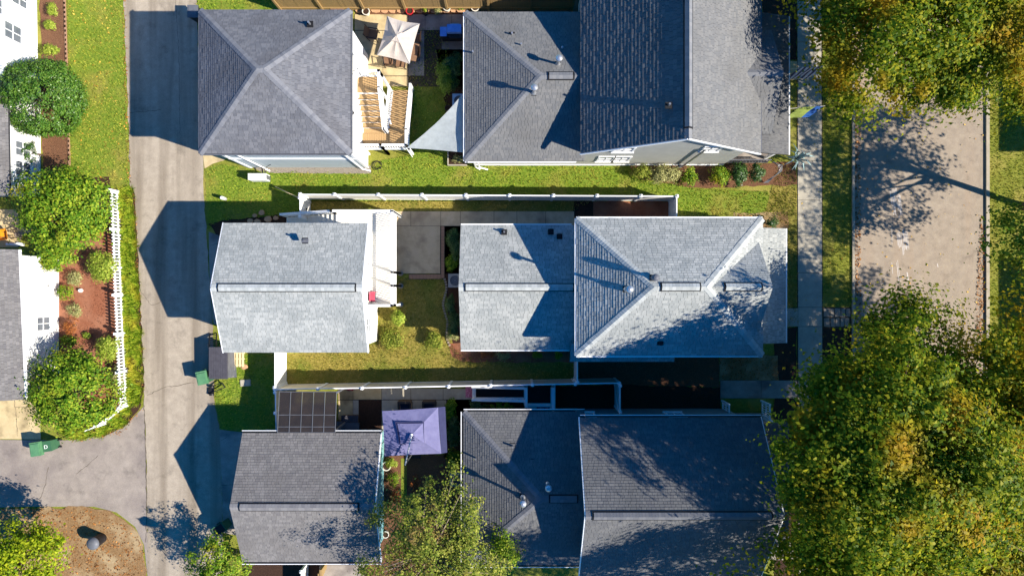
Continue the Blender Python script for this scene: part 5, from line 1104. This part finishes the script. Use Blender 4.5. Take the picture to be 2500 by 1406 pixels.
# black surfaced ramp with white rails
t = thing('entry_ramp', 'white railed ramp and landing with black matting behind the south fence', 'ramp', (gx(1250),gy(960),0))
MB().slab([(gx(1156),gy(968),.1),(gx(1282),gy(968),.5),(gx(1282),gy(941),.5),(gx(1156),gy(941),.1)],.1).build('ramp_floor','black_mat',t)
MB().box(gx(1284),gy(982),.3,gx(1346),gy(940),.52).build('landing','black_mat',t)
for k in range(3): MB().box(gx(1286),gy(988+k*7),.0,gx(1344),gy(981+k*7)-.004,.48-k*.15).build('step','white_trim',t)
for a,b,z0,z1 in (((1156,970),(1282,970),.1,.5),((1156,940),(1282,940),.1,.5),((1284,940),(1284,982),.52,.52),((1347,940),(1347,1002),.52,.52)):
    railing(t,(gx(a[0]),gy(a[1]),z0),(gx(b[0]),gy(b[1]),z1),h=.7,step=.35)
MB().bar((gx(1156),gy(969),.3),(gx(1156),gy(941),.3),.1,.1).bar((gx(1347),gy(941),.54),(gx(1347),gy(1000),.54),.2,.04).build('edge_board','white_trim',t)
for a,b,z in (((1156,970),(1283,970),.56),((1156,940),(1283,940),.56),((1283,936),(1283,984),.58),((1350,936),(1350,1003),.6),((1288,984),(1348,984),.58),((1158,938),(1158,972),.3)):
    MB().bar((gx(a[0]),gy(a[1]),z),(gx(b[0]),gy(b[1]),z),.2,.05).build('edge_board','white_trim',t)
for nm,lb,px,py,dx,dy,z in (('doormat','pink patterned doormat at the foot of the ramp',1146,956,.45,.68,.036),('doormat','pink patterned doormat on the steps of the lower right house',1326,990,.75,.4,.5)): 
    c = Vector((gx(px,z),gy(py,z),z)); t2 = MB().rbox(c,dx,dy,z,z+.015); t2.rbox(c,dx*.8,dy*.8,z+.015,z+.02); tag(t2.build(nm,'rug_pink'),lb,'doormat')
t = thing('cold_frame', 'white framed trellis lying along the plant bed by the ramp', 'trellis', (gx(1215),gy(976),0))
for a,b in (((1152,977),(1278,979)),((1162,972),(1276,973)),((1152,977),(1162,972)),((1222,978),(1224,972)),((1234,978),(1238,972)),((1278,979),(1284,1002))): MB().bar(G(*a)+Vector((0,0,.3)),G(*b)+Vector((0,0,.3)),.035).build('bar','white_trim',t)
# bits at the bottom edge
t = thing('white_post_fence', 'white post and rail at the bottom edge below the weathered garage roof', 'fence', (gx(752),gy(1400),0))
vinyl_fence(t,[(gx(752),gy(1372)),(gx(752),gy(1440))],h=1.2)
t = thing('screen_panel', 'orange brown timber screen at the bottom edge', 'screen', (gx(790),gy(1395),0))
for k in range(5): c = G(796-k*4,1378+k*9); MB().box(c.x-.06,c.y-.18,0,c.x+.06,c.y+.18,1.1).build('board','fence_wood',t)
c = G(835,1400); tag(MB().rbox(c,2.6,1.1,0,.06).rbox(c,2.5,1.0,.06,.07).build('concrete_pad','concrete_grey'),'grey concrete pad at the bottom edge below the garage','pad')
# ---- left yard things
t = thing('wheelbarrow', 'orange wheelbarrow parked by the white house at the left edge', 'wheelbarrow', (*G(18,574).xy,0)); c = G(18,576)
MB().add(rot(c,[(-.5,-.3,.62),(.42,-.32,.62),(.42,.32,.62),(-.5,.3,.62),(-.3,-.16,.32),(.25,-.18,.32),(.25,.18,.32),(-.3,.16,.32)],.15),[(4,5,6,7),(0,1,5,4),(1,2,6,5),(2,3,7,6),(3,0,4,7)]).build('tray','orange_paint',t)
for s_ in (-.24,.24): MB().bar((c.x-.6,c.y+s_*.4,.25),(c.x+.95,c.y+s_*1.1+.1,.5),.04).build('handle','bark',t)
MB().tube([(c.x-.65,c.y-.04,.18),(c.x-.65,c.y+.04,.18)],.18,14).build('wheel','plastic_black',t)
c = G(40,597); tag(MB().rbox(c,1.0,.14,.02,.16,-.05).rbox((c.x+.3,c.y+.02),.3,.16,.16,.2,-.05).build('beam','white_trim'),'white timber beam on the ground by the white garage','beam')
c = G(60,568); tag(MB().rbox(c,1.0,.28,.0,.12,.35).rbox(c,.9,.2,.12,.14,.35).build('stone_step','stone'),'grey stone step under the crape myrtle by the orange wheelbarrow','step')
p = G(200,709); t = thing('garden_light','small white garden ornament standing in the red garden','ornament',p); MB().lathe(p,[(.09,0),(.12,.1),(.08,.25),(.02,.3)],10).build('body','white_trim',t)
for i in range(16):       # edging of the brown bed
    c = Vector((gx(160+i*.6),gy(12+i*25),0)); 
t = thing('bed_edging','thin stone edging between the brown bed and the left lawn','edging',(*G(165,200).xy,0))
for k in range(36): c = G(159+k*.33,4+k*11.2); MB().rbox(c,.09,.4,0,.08,random.uniform(-.05,.05)).build('edging_stone','brick_edge',t)
# ---- street lamp at the lower left garage
p = G(575,1345); t = thing('street_lamp','black street lamp with lantern top beside the young tree','street lamp',p)
MB().lathe(p,[(.16,0),(.14,.3),(.07,.4),(.055,3.6),(.05,3.7)],12).build('post','black_metal',t)
l_ = MB().lathe((p.x,p.y,3.7),[(.1,0),(.2,.12),(.26,.55),(.2,.6)],10).build('lantern','galv',t); MB().lathe((p.x,p.y,4.302),[(.3,0),(.22,.1),(.05,.28),(.02,.4)],10).build('cap','black_metal',l_)
# ---- flags on the upper porch
def flag(label, px, py, bands, z=2.3):
    a = Vector((gx(px,z),gy(py,z),z)); t = thing('flag', label, 'flag', (a.x,a.y,0)); L_ = 1.35
    MB().tube([a-Vector((.35,0,.12)),a+Vector((L_,0,.42))],.016,6).build('pole','pot_white',t)
    n = len(bands)
    for k,mm in enumerate(bands):
        f0,f1 = k/n,(k+1)/n; vs=[]
        for i in range(6):
            s_ = i/5
            for f in (f0,f1):
                x = a.x+.12+f*L_*.86-s_*.48; vs.append((x, a.y-.42*s_+.03*math.sin(9*f+4*s_), a.z+.15*f*2+.1-.9*s_*.75+.02*math.sin(12*f)))
        MB().add(vs,[(2*i,2*i+1,2*i+3,2*i+2) for i in range(5)]).build('stripe' if n>3 else 'field',mm,t)
flag('grey striped flag hanging from the upper porch', 1945,168,['flag_grey','flag_pale']*5); flag('blue and yellow flag hanging from the upper porch', 1945,264,['flag_yellow','flag_yellow','flag_blue'])
# wire sculpture
p = G(1878,425); t = thing('garden_sculpture','looping silver wire garden sculpture by the upper porch shrubs','sculpture',p)
for k in range(6):
    a = .35*k-.8; MB().tube([p+Vector((-.4+.05*k,-.55,.15)),p+Vector((.25*math.cos(a)+.1,.0+.1*math.sin(a),.6+.12*k)),p+Vector((.15+.05*k,.35,.9)),p+Vector((.02,.6,.6-.05*k))],.012,5).build('wire','wire',t)
# chalk on the street
def chalk(label, strokes, seed):
    r = random.Random(seed); mb = MB(); c = G(*strokes[0][:2])
    for x0,y0,x1,y1,w_ in strokes:
        for k in range(max(1,int(w_/2.6))):
            o_ = -w_/2+k*2.6+r.uniform(-.6,.6); a,b = G(x0+o_,y0+r.uniform(-5,5)),G(x1+o_+r.uniform(-1,1),y1+r.uniform(-5,5)); s_ = (b-a).normalized().cross(Vector((0,0,1)))*r.uniform(.008,.017)
            mb.add([a-s_,b-s_,b+s_,a+s_],[(0,1,2,3)])
    for i,q in enumerate(mb.v): mb.v[i] = (q[0],q[1],.0085)
    return tag(mb.build('chalk_drawing','chalk'),label,'chalk')
chalk('white chalk scribble on the road inside the tree shadow',[(2183,462,2186,500,20),(2188,478,2194,524,24),(2192,505,2194,530,10)],1)
chalk('white chalk scribble on the sunlit road',[(2196,566,2200,604,14),(2210,562,2214,606,16),(2206,598,2208,622,7),(2180,552,2181,592,5)],2)
chalk('faint chalk strokes on the road above the big maple',[(2192,640,2198,690,6),(2216,664,2220,702,6),(2178,645,2180,668,3),(2290,640,2292,650,3)],3)
